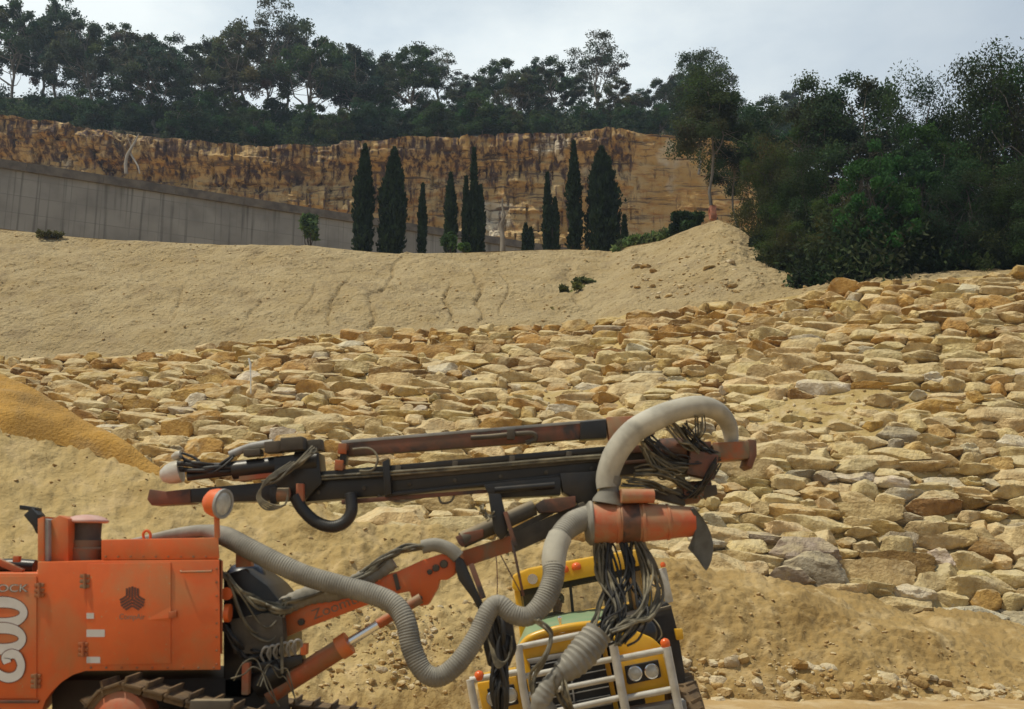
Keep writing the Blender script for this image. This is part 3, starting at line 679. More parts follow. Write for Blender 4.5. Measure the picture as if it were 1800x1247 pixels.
# (kind, variant, px, top py, ground py, Y, width factor, label)
RW = [('t', 1, 1264, 128, 392, 60, 1.0, 'tall grey trunked eucalypt on the bare mound at the right end of the cliff'),
      ('t', 0, 1297, 215, 400, 62, .8, 'short leafy eucalypt just right of the tall grey trunk on the mound'),
      ('t', 2, 1228, 100, 300, 95, .9, 'pale eucalypt with fine crown behind the tall grey trunked one'),
      ('t', 2, 1350, 195, 430, 66, 1.1, 'round crowned eucalypt behind the olive coloured tree at the edge of the wood'),
      ('s', 1, 1345, 245, 470, 54, .8, 'olive coloured feathery tree at the left edge of the dark wood'),
      ('t', 3, 1452, 152, 470, 60, .9, 'eucalypt standing up left of the arching open crown in the wood'),
      ('t', 0, 1532, 134, 480, 58, 1.0, 'eucalypt with an arching open crown above the wood'),
      ('s', 0, 1410, 270, 490, 50, .9, 'drooping dull green tree between the olive tree and the bright green one'),
      ('w', 0, 1545, 262, 492, 43, .72, 'bright green rounded wattle in the middle of the wood'),
      ('w', 1, 1632, 226, 480, 47, .8, 'mid green wattle behind and right of the bright green rounded one'),
      ('s', 2, 1650, 156, 480, 52, .9, 'dark dense tree with a notched top rising above the wattles'),
      ('s', 0, 1745, 106, 480, 50, .9, 'tallest very dark tree near the right edge of the photo'),
      ('s', 3, 1815, 112, 480, 48, .9, 'very dark tree cut by the right edge of the photo'),
      ('s', 1, 1480, 330, 500, 45, .9, 'drooping dark tree below the bright green wattle'),
      ('s', 3, 1580, 345, 495, 44, .9, 'drooping dark tree just above the stones, right of centre in the wood'),
      ('s', 2, 1690, 300, 490, 43, .9, 'dense dark tree low in the wood under the tallest one'),
      ('s', 0, 1790, 290, 480, 42, .9, 'dense dark tree low in the wood at the right edge'),
      ('w', 1, 1700, 250, 470, 50, .8, 'dull green wattle in front of the tallest dark tree'),
      ('s', 1, 1390, 380, 505, 47, .7, 'low olive bushy tree over the bare earth at the foot of the wood'),
      ('s', 2, 1900, 150, 480, 46, 1, 'dark tree beyond the right edge'), ('s', 1, 1980, 200, 480, 44, 1, 'second dark tree beyond the right edge')]
for kd, k, px, tp, gp, Y, wf, lab in RW[:19]:
    loc = at_ground(px, gp, Y); Hm = {'t': 15, 's': 13, 'w': 8}[kd]; ms = {'t': tall, 's': she, 'w': wat}[kd]; ms = ms[k % len(ms)]
    hh = P(px, tp, Y).z - loc.z; s = hh / (Hm * .97)
    put_tree({'t': 'eucalyptus_tree', 's': 'she_oak_tree', 'w': 'wattle_tree'}[kd], ms, loc, max(s, .55) * wf, rt.uniform(0, 6.3), lab, 'tree', sz=s)
pts = []
for i in range(150):
    px = rt.uniform(1340, 2050); Y = rt.uniform(42, 58); g = np.interp(px, [1340, 1460, 2050], [455, 500, 455]); q = P(px, g, Y)
    h_ = rt.uniform(1.6, 4.5) * (0.5 if px < 1400 else 1); pts.append((q.x, q.y, q.z - 1.0, h_ * .75, h_))
stuff_bush('thicket', pts, 220000, .125, (.036, .054, .022), 'dark thicket filling the wood under the trees on the right', 12, droop=.6, asp=2.4)

# cypresses
def cypress(px, tp, bp, wpx, Y, label, seed, tops=None, dark=1.0, name='cypress_tree'):
    r = np.random.RandomState(seed); b = P(px, bp + 14, Y); H = P(px, tp, Y).z - b.z; Rm = m_(wpx, Y) / 2
    e = empty(name, b, label, 'tree', 'cypresses in front of the concrete wall')
    tv, tf = nptube([branch((0, 0, -.4), (0, 0, H * .8), Rm * .16, .02, r, 6, .01)]); npmesh('trunk', tv, tf, M['bark_dark'], e)
    tops = tops or [(0, 1.0, 1.0)]
    VV = []; FF = []; CC = []; off = 0
    for (ox, hf, rf) in tops:
        n = int(5200 * max(.35, Rm * H / 8) * rf); h1 = H * hf
        z = r.rand(n) ** .85; prof = np.minimum(1, (1 - z) * 2.3) ** .75 * (0.72 + .28 * np.minimum(1, z * 7)) 
        az = r.rand(n) * 6.28; lump = 1 + .34 * pn(np.stack([np.cos(az) * 1.5 + seed, np.sin(az) * 1.5, z * H * .9], -1)) * 2 + .35 * pn(np.stack([np.cos(az) * 3, np.sin(az) * 3 + seed, z * H * 2.4], -1))
        rad = Rm * rf * prof * lump * (0.55 + .45 * r.rand(n) ** .5) * np.where(r.rand(n) < .06, 1.22, 1)
        p = np.stack([ox * Rm * (1 - z * 0) + rad * np.cos(az), rad * np.sin(az), z * h1], -1)
        a = np.stack([np.cos(az) * .35, np.sin(az) * .35, np.ones(n)], -1) + r.normal(size=(n, 3)) * .3; a /= np.linalg.norm(a, axis=1)[:, None]
        bb = np.cross(a, r.normal(size=(n, 3))); bb /= np.linalg.norm(bb, axis=1)[:, None]; s = .17 * r.uniform(.6, 1.5, (n, 1))
        VV.append(np.stack([p - a * s * .6, p + bb * s * .5, p + a * s * 1.2, p - bb * s * .5], 1).reshape(-1, 3)); FF.append(np.arange(4 * n).reshape(n, 4) + off); off += 4 * n
        c = np.array([.026, .044, .019]) * dark * (1 + .5 * pn(p * 1.3)[:, None]) * r.uniform(.7, 1.3, (n, 1)); CC.append(np.repeat(c, 4, 0))
        # lumpy inner body so the column is opaque
        nz, na = 26, 12; zz = np.linspace(0, .97, nz); aa = np.linspace(0, 6.283, na, endpoint=False); Zm, Am = np.meshgrid(zz, aa, indexing='ij')
        pr = np.minimum(1, (1 - Zm) * 2.3) ** .75 * (0.72 + .28 * np.minimum(1, Zm * 7)) * .62 * Rm * rf * (1 + .3 * pn(np.stack([np.cos(Am) + seed, np.sin(Am), Zm * H], -1)))
        q = np.stack([ox * Rm + pr * np.cos(Am), pr * np.sin(Am), Zm * h1], -1).reshape(-1, 3); i = np.arange(nz * na).reshape(nz, na); j = np.roll(i, -1, 1)
        VV.append(q); FF.append(np.stack([i[:-1], j[:-1], j[1:], i[1:]], -1).reshape(-1, 4) + off); off += len(q); CC.append(np.tile([.012, .020, .010], (len(q), 1)))
    npmesh('crown', np.concatenate(VV), np.concatenate(FF), M['leaf'], e, col=np.concatenate(CC).clip(.004, .2), smooth=False)
    return e
cypress(636, 256, 441, 33, 70, 'leftmost cypress, tall and of even width, cutting the wall coping', 1)
cypress(689, 262, 447, 46, 70, 'thick cypress beside the leftmost one, widening towards its foot', 2)
cypress(741, 325, 444, 14, 70, 'very thin short cypress right of the two thick ones', 3)
cypress(791, 305, 443, 21, 70, 'medium cypress with light green saplings at its foot', 4)
cypress(832, 262, 444, 30, 70, 'tall slim cypress with three pointed tops beside the bare dead trunk', 5, tops=[(-.95, .74, .42), (0.0, 1.0, .52), (.85, .66, .46)])
cypress(928, 396, 439, 17, 72, 'smallest twin topped cypress between the dead trunk and the slim forked one', 6, tops=[(-.5, 1.0, .6), (.6, .88, .52)])
cypress(969, 305, 438, 25, 70, 'forked cypress leaning slightly, left of the tall slim one', 7, tops=[(-.5, 1.0, .6), (.6, .70, .55)])
cypress(1011, 250, 439, 24, 70, 'tall slim cypress left of the broadest one', 8)
cypress(1061, 260, 441, 58, 70, 'broadest cypress, conical and dark, at the right end of the row', 9, tops=[(0, 1, 1)])
cypress(1099, 381, 440, 9, 72, 'tiny cypress right of the broadest one', 10)
# bare dead trunk
r = np.random.RandomState(77); b = P(883, 452, 69)
pths = [branch((0, 0, 0), (0.0, 0, m_(112, 69)), .26, .05, r, 8, .01)]
for k in range(26):
    z = r.uniform(.15, .95) * m_(112, 69); az = r.rand() * 6.28; l = r.uniform(.3, .9) * (1 - z / 6); pths.append(branch((0, 0, z), (l * .5 * math.cos(az), l * .5 * math.sin(az), z + l), .05, .008, r, 4, .05))
v, f = nptube(pths); o = npmesh('dead_cypress', v, f, M['bark']); o.location = b; tag(o, 'bare dead cypress trunk with upright twigs between the cypresses', 'tree')
# leaning pale dead tree on the cliff
b = P(222, 306, 117.2); T = lambda x, y: np.array(P(x, y, 117.0)) - np.array(b)
pths = [(np.array([T(222, 306), T(221, 290), T(224, 275), T(232, 262), T(240, 250), T(246, 238)]), np.array([.24, .22, .20, .17, .12, .06])),
        (np.array([T(228, 268), T(236, 281), T(244, 294), T(248, 308)]), np.array([.14, .13, .10, .06])), (np.array([T(232, 262), T(229, 252), T(226, 246)]), np.array([.08, .05, .02]))]
for q, _ in pths: q[:, 1] += -.4 * np.linspace(0, 1, len(q))
v, f = nptube(pths, 7); o = npmesh('dead_tree', v, f, M['bark_white']); o.location = b; tag(o, 'pale forked dead tree leaning on the cliff behind the wall', 'tree')

def plant(name, px, py, wpx, hpx, Y, base, label, seed, n=1400, lsz=.12, group=None, stem=True, cat='shrub', asp=2.0, droop=.1):
    r = np.random.RandomState(seed); b = P(px, py, Y); Hh = m_(hpx, Y); Wd = m_(wpx, Y); e = empty(name, b, label, cat, group)
    pths = []; C = []
    for k in range(9):
        t = np.array([r.normal() * Wd * .22, r.normal() * Wd * .2, Hh * r.uniform(.35, .9)]); C.append(t); pths.append(branch((0, 0, -.2), t, .03 * Hh / 2 + .01, .006, r, 5, .1))
    v, f = nptube(pths); npmesh('stem', v, f, M['bark_dark'], e)
    C = np.array(C); S = np.tile([Wd * .24, Wd * .22, Hh * .22], (len(C), 1)); V, Fq, k = leaves(C, S, n, lsz, r, asp, droop)
    cl = np.array(base)[None] * (1 + .3 * r.normal(size=(len(C), 1))).clip(.5, 1.8); npmesh('foliage', V, Fq, M['leaf'], e, col=np.repeat((cl[k] * r.uniform(.7, 1.3, (n, 1))).clip(.01, .5), 4, 0), smooth=False)
    return e
plant('sapling', 545, 436, 34, 60, 66, (.075, .125, .05), 'light green sapling against the concrete wall left of the cypresses', 31, 1500, .2)
plant('sapling', 792, 446, 22, 42, 62, (.075, .14, .045), 'light green sapling at the foot of the medium cypress', 32, 900, .18)
plant('sapling', 815, 446, 16, 18, 61, (.085, .16, .04), 'low bright green sapling right of the medium cypress', 33, 500, .16)
plant('shrub', 1205, 412, 62, 36, 57, (.035, .065, .024), 'rounded dark green shrub on the shoulder of the mound', 34, 5200, .16)
plant('shrub', 1325, 496, 44, 62, 50.5, (.022, .045, .018), 'dark bush growing on the bare slope of the mound', 35, 4600, .13)
plant('shrub', 1380, 470, 90, 60, 50, (.026, .036, .018), 'ragged dark shrub overhanging the bare earth below the wood', 36, 5000, .14)
plant('weed', 1010, 531, 34, 30, 50.5, (.16, .17, .05), 'yellowish green weed growing on the earth bank', 37, 700, .14, cat='plant')
plant('weed', 88, 422, 56, 12, 59, (.12, .12, .05), 'flat tuft of dry green weed at the top of the bank below the wall', 38, 500, .16, cat='plant')
plant('weed', 985, 555, 40, 10, 48, (.17, .15, .06), 'sparse dry weed low on the earth bank below the yellowish one', 39, 160, .12, cat='plant')
plant('branch_of_leaves', 1030, 502, 52, 9, 52, (.10, .12, .05), 'straggling green creeper just above the yellowish weed', 42, 320, .15, cat='plant')
pts = []
for i in range(80):
    t = rt.random(); px = 1082 + t * 120; gp = np.interp(px, [1082, 1110, 1160, 1215], [441, 431, 423, 402]); q = P(px, gp + 2, 58.5); pts.append((q.x, q.y + rt.uniform(-.5, 1.5), q.z - .05, .5, rt.uniform(.3, .75)))
stuff_bush('grass', pts, 16000, .14, (.12, .17, .06), 'green grass along the top of the bank beside the mound', 14, cat='grass', droop=-.4, asp=3)
# orange painted post box by the tall trunk, survey stake on stones
bm = bmesh.new(); a = P(1253, 387, 59); hgt = m_(27, 59)
bmesh.ops.create_cube(bm, size=1)
for v in bm.verts: v.co = Vector((v.co.x * m_(12, 59), v.co.y * .3, (v.co.z + .5) * hgt))
bmesh.ops.subdivide_edges(bm, edges=bm.edges, cuts=4)
for v in bm.verts: v.co.x += .05 * math.sin(v.co.z * 9); v.co.y += .06 * math.sin(v.co.x * 14 + v.co.z * 5)
M['orange_net'] = mat('faded_orange_plastic', (.50, .17, .09), (.36, .16, .09), 6, .7)
o = bmobj('safety_barrier', bm, M['orange_net']); o.location = a; tag(o, 'faded orange safety barrier mesh beside the tall grey trunk on the mound', 'barrier')
M['white'] = mat('white_paint', (.72, .72, .70), (.55, .53, .49), 6, .5)
v, f = nptube([(np.array([P(441, 692, 36), P(440.5, 660, 36.05), P(440, 640, 36.1), P(437, 630, 36.1)]), np.array([.02, .022, .05, .03]))], 6)
o = npmesh('survey_stake', v - np.array(P(441, 692, 36)), f, M['white']); o.location = P(441, 692, 36); tag(o, 'thin white survey stake standing among the stones on the left', 'stake')
# ---------------------------------------------------------------- machine helpers
M['orange'] = mat('orange_enamel', (0.72, 0.135, 0.022), (0.60, 0.11, 0.02), 2.2, .45, bump=.05, bscale=30, dist=.004, c3=(0.44, 0.21, 0.08), s3=2.0, f3=(0.46, 0.74), coord='World', streak=((0.38, 0.15, 0.05), 7.0, (.58, .82), (.45, .26, .12)))
M['orange_worn'] = mat('worn_orange_paint', (0.46, 0.095, 0.022), (0.27, 0.12, 0.045), 4.0, .65, bump=.2, bscale=30, dist=.006, c3=(0.20, 0.15, 0.09), s3=3.5, f3=(0.46, 0.62), coord='World', top=(.40, .32, .20), topf=.85)
M['red_worn'] = mat('dusty_red_casing', (0.50, 0.085, 0.026), (0.38, 0.15, 0.065), 3.5, .6, bump=.2, bscale=24, dist=.006, c3=(0.36, 0.22, 0.12), s3=3.0, f3=(0.44, 0.62), coord='World', top=(.42, .30, .18), topf=.8)
M['rust'] = mat('rusty_red_steel', (0.20, 0.068, 0.035), (0.10, 0.055, 0.032), 5, .6, c3=(.05, .035, .03), s3=4, coord='World')
M['black'] = mat('oily_black_steel', (0.010, 0.009, 0.009), (0.018, 0.015, 0.013), 6, .38, bump=.15, bscale=30, dist=.005, c3=(.05, .035, .022), s3=3, f3=(.52, .8), coord='World')
M['dustysteel'] = mat('dusty_dark_steel', (0.10, 0.082, 0.058), (0.055, 0.045, 0.034), 5, .75, bump=.2, bscale=30, dist=.005, coord='World', top=(.34, .27, .17), topf=.9)
M['hose'] = mat('dusty_grey_hose', (0.25, 0.235, 0.20), (0.14, 0.13, 0.108), 3.5, .8, coord='World', c3=(.10, .085, .065), s3=2.2, f3=(.55, .75), top=(.46, .42, .34), topf=.6)
M['hose_pale'] = mat('pale_canvas_hose', (0.50, 0.475, 0.40), (0.38, 0.35, 0.28), 2.5, .85, coord='World', c3=(.20, .19, .165), s3=1.6, f3=(.5, .72))
M['rubber'] = mat('black_rubber', (0.016, 0.015, 0.015), (0.03, 0.027, 0.024), 5, .5, coord='World')
M['line'] = mat('dusty_hydraulic_line', (0.15, 0.13, 0.085), (0.06, 0.052, 0.038), 9, .6, coord='World', c3=(.30, .26, .17), s3=5, f3=(.48, .68))
M['flap'] = mat('grey_rubber_flap', (0.12, 0.125, 0.12), (0.085, 0.085, 0.08), 9, .8, coord='World', bump=.2, bscale=60, dist=.004)
M['chrome'] = mat('polished_rod', (0.75, 0.75, 0.76), rough=.18, metal=1.0)
M['mud'] = mat('dried_mud_on_steel', (0.20, 0.13, 0.065), (0.085, 0.058, 0.035), 6, .9, bump=.6, bscale=20, dist=.015, coord='World')
M['blue'] = mat('dark_blue_tank', (0.012, 0.022, 0.05), (0.02, 0.025, 0.035), 5, .35, coord='World')
M['steelgrey'] = mat('galvanised_grey', (0.34, 0.34, 0.33), (0.24, 0.23, 0.21), 6, .5, coord='World')
M['decal_w'] = mat('white_vinyl', (.62, .60, .58), (.55, .53, .50), 8, .5, coord='World')
M['decal_d'] = mat('dark_vinyl', (.10, .035, .025), (.14, .05, .03), 20, .6, coord='World')
M['decal_g'] = mat('grey_vinyl', (.26, .20, .15), (.18, .10, .06), 20, .6, coord='World')
M['dent'] = mat('dust_smear', (.46, .24, .11), (.40, .14, .05), 14, .8, coord='World')
M['glass_lamp'] = mat('lamp_glass', (.62, .62, .56), (.40, .40, .36), 14, .12, spec=.8, coord='World')
M['lens_o'] = mat('orange_lens', (.75, .13, .02), rough=.25)
M['yellow'] = mat('yellow_enamel', (0.76, 0.43, 0.022), (0.68, 0.36, 0.018), 3, .32, coord='World', c3=(.50, .30, .08), s3=2.4, f3=(.55, .8))
M['green'] = mat('green_bonnet_paint', (0.20, 0.32, 0.18), (0.25, 0.34, 0.20), 3, .45, coord='World', c3=(.30, .34, .20), s3=3, f3=(.5, .75))
M['bar'] = mat('white_tube_paint', (.56, .545, .50), (.42, .39, .32), 5, .35, coord='World', c3=(.36, .31, .22), s3=3, f3=(.55, .75))
M['dark'] = mat('dark_void', (.02, .018, .016), (.035, .03, .026), 5, .7, coord='World')

class MB:
    def __init__(s): s.bm = bmesh.new()
    def prism(s, pts, Y, depth, bev=.008, Yf=None, dx=0.0):
        """outline in photo pixels on the plane Y, extruded straight back by depth metres"""
        bm = bmesh.new(); V = [P(x, y, (Yf(x, y) if Yf else Y)) for x, y in pts]
        a = [bm.verts.new(v) for v in V]; b = [bm.verts.new(v + Vector((dx * depth, depth, 0))) for v in V]
        bm.faces.new(a); bm.faces.new(b[::-1]); n = len(a)
        for i in range(n): bm.faces.new((a[i], b[i], b[(i + 1) % n], a[(i + 1) % n]))
        bmesh.ops.recalc_face_normals(bm, faces=bm.faces)
        if bev: bmesh.ops.bevel(bm, geom=list(bm.edges), offset=bev, segments=2, affect='EDGES', profile=.6, clamp_overlap=True)
        s._merge(bm); return s
    def _merge(s, bm):
        me = bpy.data.meshes.new('t'); bm.to_mesh(me); bm.free(); s.bm.from_mesh(me); bpy.data.meshes.remove(me)
    def box(s, c, size, rot=(0, 0, 0), bev=.006):
        bm = bmesh.new(); bmesh.ops.create_cube(bm, size=1); Mx = Matrix.Translation(c) @ Euler(rot).to_matrix().to_4x4() @ Matrix.Diagonal((*size, 1)); bm.transform(Mx)
        if bev: bmesh.ops.bevel(bm, geom=list(bm.edges), offset=bev, segments=2, affect='EDGES', profile=.6, clamp_overlap=True)
        s._merge(bm); return s
    def beam(s, a, b, w, h, bev=.006):
        """box bar from a to b (3d), w across Y, h in the picture plane"""
        a = Vector(a); b = Vector(b); d = b - a; L_ = d.length; x = d.normalized(); y = Vector((0, 1, 0)); y = (y - x * y.dot(x)).normalized(); z = x.cross(y)
        bm = bmesh.new(); bmesh.ops.create_cube(bm, size=1); Mx = Matrix((x, y, z)).transposed().to_4x4(); Mx.translation = (a + b) / 2
        bm.transform(Mx @ Matrix.Diagonal((L_, w, h, 1)))
        if bev: bmesh.ops.bevel(bm, geom=list(bm.edges), offset=bev, segments=2, affect='EDGES', profile=.6, clamp_overlap=True)
        s._merge(bm); return s
    def tube(s, pts, r, seg=12, rib=None, smooth=True, step=None, squash=1, caps=True):
        """pts: 3d points; r radius or list; rib=(pitch, depth)"""
        pts = [Vector(p) for p in pts]; n = len(pts); rad = [r] * n if isinstance(r, (int, float)) else list(r)
        if smooth and n > 2:
            Q = []; RR = []
            for i in range(n - 1):
                p0 = pts[max(i - 1, 0)]; p1 = pts[i]; p2 = pts[i + 1]; p3 = pts[min(i + 2, n - 1)]
                ns_ = max(3, int((p2 - p1).length / (step or .03))) if (step or rib) else 7
                if rib: ns_ = max(4, int((p2 - p1).length / (rib[0] / 4)))
                for k in range(ns_):
                    t = k / ns_; t2 = t * t; t3 = t2 * t
                    Q.append(.5 * ((2 * p1) + (p2 - p0) * t + (2 * p0 - 5 * p1 + 4 * p2 - p3) * t2 + (3 * p1 - p0 - 3 * p2 + p3) * t3)); RR.append(rad[i] * (1 - t) + rad[i + 1] * t)
            Q.append(pts[-1]); RR.append(rad[-1])
        elif rib:
            Q = []; RR = []
            for i in range(n - 1):
                ns_ = max(4, int((pts[i + 1] - pts[i]).length / (rib[0] / 4)))
                for k in range(ns_): t = k / ns_; Q.append(pts[i].lerp(pts[i + 1], t)); RR.append(rad[i] * (1 - t) + rad[i + 1] * t)
            Q.append(pts[-1]); RR.append(rad[-1])
        else: Q, RR = pts, rad
        Qn = np.array([tuple(q) for q in Q]); tg = np.gradient(Qn, axis=0); tg /= np.linalg.norm(tg, axis=1)[:, None] + 1e-9
        L_ = np.concatenate([[0], np.cumsum(np.linalg.norm(np.diff(Qn, axis=0), axis=1))])
        RR = np.array(RR)
        if rib: RR = RR * (1 + rib[1] * np.cos(L_ / rib[0] * 2 * math.pi))
        a0 = Vector((0, 1, 0)); t0 = Vector(tg[0]); a = (a0 - t0 * a0.dot(t0)); a = a.normalized() if a.length > .2 else t0.orthogonal().normalized()
        rings = []; prev = None
        for i in range(len(Qn)):
            t = Vector(tg[i]); a = (a - t * a.dot(t)).normalized(); b = t.cross(a); ring = []
            for k in range(seg):
                th = 2 * math.pi * k / seg; ring.append(s.bm.verts.new(Vector(Qn[i]) + float(RR[i]) * (a * math.cos(th) * squash + b * math.sin(th))))
            if prev:
                for k in range(seg): s.bm.faces.new((prev[k], prev[(k + 1) % seg], ring[(k + 1) % seg], ring[k]))
            else: first = ring
            prev = ring
        if caps: s.bm.faces.new(first[::-1]); s.bm.faces.new(prev)
        return s
    def cyl(s, a, b, r, seg=20, r2=None): return s.tube([a, b], [r, r if r2 is None else r2], seg, smooth=False)
    def lathe(s, c, axis, prof, seg=28):
        """prof: (distance along axis, radius)"""
        ax = Vector(axis).normalized(); c = Vector(c); pts = [c + ax * d for d, _ in prof]; a = ax.orthogonal().normalized(); b = ax.cross(a); prev = None
        for (d, r_), p in zip(prof, pts):
            ring = [s.bm.verts.new(p + max(r_, 1e-4) * (a * math.cos(2 * math.pi * k / seg) + b * math.sin(2 * math.pi * k / seg))) for k in range(seg)]
            if prev:
                for k in range(seg): s.bm.faces.new((prev[k], prev[(k + 1) % seg], ring[(k + 1) % seg], ring[k]))
            else: f0 = ring
            prev = ring
        s.bm.faces.new(f0[::-1]); s.bm.faces.new(prev); return s
    def out(s, name, mt, parent, sharp=40):
        bmesh.ops.recalc_face_normals(s.bm, faces=s.bm.faces)
        return attach(bmobj(name, s.bm, mt, None, sharp), parent)
def attach(o, parent):
    """mesh made in world coordinates: move its data into the parent's frame"""
    if parent is None: return o
    q = parent; Mx = Matrix.Identity(4)
    while q: Mx = q.matrix_basis @ Mx; q = q.parent
    o.data.transform(Mx.inverted()); o.parent = parent; return o
def pp3(l, Y=None): return [P(p[0], p[1], p[2] if len(p) > 2 else Y) for p in l]

def ribbon(name, polys, Y, mt, parent, thick=.002):
    """flat decals: list of filled outlines (with optional hole list) as thin sheets on plane Y"""
    bm = bmesh.new()
    for pl in polys:
        for quad in pl: 
            vs = [bm.verts.new(P(x, y, Y)) for x, y in quad]; bm.faces.new(vs)
    bmesh.ops.remove_doubles(bm, verts=bm.verts, dist=1e-5); bmesh.ops.recalc_face_normals(bm, faces=bm.faces)
    r = bmesh.ops.extrude_face_region(bm, geom=list(bm.faces)); bmesh.ops.translate(bm, verts=[v for v in r['geom'] if isinstance(v, bmesh.types.BMVert)], vec=(0, thick, 0))
    bmesh.ops.recalc_face_normals(bm, faces=bm.faces); return attach(bmobj(name, bm, mt), parent)
def stroke(pts, w, closed=False):
    """pixel polyline -> quads of width w (w may be a list)"""
    pts = np.array(pts, float); n = len(pts)
    if n > 2:
        Q = []; m = n if closed else n - 1
        for i in range(m):
            p0 = pts[(i - 1) % n] if (closed or i > 0) else pts[0]; p1 = pts[i]; p2 = pts[(i + 1) % n]; p3 = pts[(i + 2) % n] if (closed or i + 2 < n) else pts[-1]
            for t in np.linspace(0, 1, 8, endpoint=False): Q.append(.5 * (2 * p1 + (p2 - p0) * t + (2 * p0 - 5 * p1 + 4 * p2 - p3) * t * t + (3 * p1 - p0 - 3 * p2 + p3) * t ** 3))
        Q.append(pts[0] if closed else pts[-1]); Q = np.array(Q)
    else: Q = pts
    tg = np.gradient(Q, axis=0)
    if closed: tg[0] = tg[-1] = Q[1] - Q[-2]
    tg /= np.linalg.norm(tg, axis=1)[:, None] + 1e-9; nr_ = np.stack([-tg[:, 1], tg[:, 0]], 1)
    ww = np.interp(np.linspace(0, 1, len(Q)), np.linspace(0, 1, len(w)), w) if hasattr(w, '__len__') else np.full(len(Q), w)
    A = Q + nr_ * ww[:, None] / 2; B = Q - nr_ * ww[:, None] / 2
    return [[tuple(A[i]), tuple(A[i + 1]), tuple(B[i + 1]), tuple(B[i])] for i in range(len(Q) - 1)]
def ringq(cx, cy, irx, iry, orx, ory, n=40):
    th = np.linspace(0, 2 * math.pi, n + 1); return [[(cx + irx * math.cos(a), cy + iry * math.sin(a)), (cx + orx * math.cos(a), cy + ory * math.sin(a)), (cx + orx * math.cos(b), cy + ory * math.sin(b)), (cx + irx * math.cos(b), cy + iry * math.sin(b))] for a, b in zip(th[:-1], th[1:])]
def text(name, s_, px, py, hpx, Y, mt, parent, roll=0, align='LEFT', sx=1.0, off=0.0):
    c = bpy.data.curves.new(name, 'FONT'); c.body = s_; c.size = m_(hpx, Y) / .72; c.extrude = .001; c.align_x = align; c.offset = off
    o = bpy.data.objects.new(name, c); COL.objects.link(o); dg = bpy.context.evaluated_depsgraph_get(); me = bpy.data.meshes.new_from_object(o.evaluated_get(dg))
    bpy.data.objects.remove(o); me.materials.clear(); me.materials.append(mt); o = bpy.data.objects.new(name, me); COL.objects.link(o)
    me.transform(Matrix.Translation(P(px, py, Y)) @ Matrix.Rotation(roll, 4, (0, -1, 0)) @ Matrix.Rotation(R(90), 4, 'X') @ Matrix.Diagonal((sx, 1, 1, 1))); return attach(o, parent)

# ---------------------------------------------------------------- drill rig
YC = 8.0                                    # front of the cabinet
rig = empty('drill_rig', (P(350, 1375, 8.6).x, 8.7, 0.0), 'orange crawler drill rig with raised horizontal mast, dusty hoses and number panel', 'drill rig')
cab = MB().prism([(-150, 1008), (66, 1008), (66, 988), (150, 986), (386, 984), (388, 1178), (150, 1180), (128, 1187), (108, 1200), (92, 1216), (80, 1232), (70, 1262), (-150, 1262)], YC, 1.25, .012, dx=-.31).out('cabinet', M['orange'], rig)
MB().prism([(178, 949), (384, 945), (386, 983), (178, 985)], YC + .02, 1.15, .012, dx=-.31).out('roof_box', M['orange'], rig)
MB().prism([(-150, 1232), (66, 1232), (66, 1237), (-150, 1237)], YC - .035, .03, .003).out('sill', M['rust'], rig)
# cabinet door and number panel: shallow pans just proud of the body
d = MB().prism([(153, 991), (300, 989), (300, 1167), (153, 1170)], YC - .012, .02, .004).out('door', M['orange'], rig)
d2 = MB().prism([(-150, 1013), (64, 1013), (64, 1228), (-150, 1228)], YC - .012, .02, .004).out('side_door', M['orange'], rig)
def hinge(x, y, par):
    a = MB(); a.cyl(P(x, y - 13, YC - .022), P(x, y + 13, YC - .022), .012, 10)
    for k in (-9, 0, 9): a.box(P(x, y + k, YC - .014), (.075, .012, .028), bev=.003)
    a.out('hinge', M['orange_worn'], par)
for x, y, par in ((149, 1022, d), (146, 1142, d), (69, 1038, d2), (63, 1198, d2)): hinge(x, y, par)
MB().prism([(296, 1076), (310, 1074), (310, 1086), (296, 1088)], YC - .03, .02, .004).out('latch', M['orange_worn'], d)
# crease dent on the door: ridge of metal
bm = bmesh.new(); q = [P(258, 1089, YC - .0135), P(300, 1066, YC - .0135), P(300, 1086, YC - .018), P(262, 1090, YC - .016), P(300, 1094, YC - .0135)]
vs = [bm.verts.new(v) for v in q]; bm.faces.new((vs[0], vs[1], vs[2], vs[3])); bm.faces.new((vs[0], vs[3], vs[2], vs[4])); attach(bmobj('dent', bm, M['orange'], sharp=5), d)
for x0, y0, x1, y1 in ((152, 1078, 165, 1088), (152, 1107, 184, 1120), (152, 1155, 176, 1166)):
    ribbon('label_plate', [[[(x0, y0), (x1, y0), (x1, y1), (x0, y1)]]], YC - .0155, M['decal_w'], d)
# emblem: three bundles of three stripes meeting at 120 degrees
cx, cy = 232.5, 1054; pol = []
def rot(v, a): return (v[0] * math.cos(a) - v[1] * math.sin(a), v[0] * math.sin(a) + v[1] * math.cos(a))
for k in range(3):
    a0 = 2 * math.pi * k / 3
    for off_, l0 in ((-9.6, 5.8), (-4.8, 3.0), (0, 0.3), (4.8, 3.0), (9.6, 5.8)):
        p = [rot((off_ - 1.9, -l0), a0), (rot((off_ - 1.9, -23 + abs(off_) * .35), a0)), rot((off_ + 1.9, -23 + abs(off_) * .35), a0), rot((off_ + 1.9, -l0), a0)]
        pol.append([[(cx + u, cy + v) for u, v in p]])
ribbon('emblem', pol, YC - .0152, M['decal_d'], d)
text('lettering', 'CompAir', 209, 1089, 9.5, YC - .014, M['decal_g'], d, sx=.88)
text('lettering', 'ROCK', 49, 1041, 13.5, YC - .0145, M['decal_g'], d2, align='RIGHT', sx=1.35, off=.002)
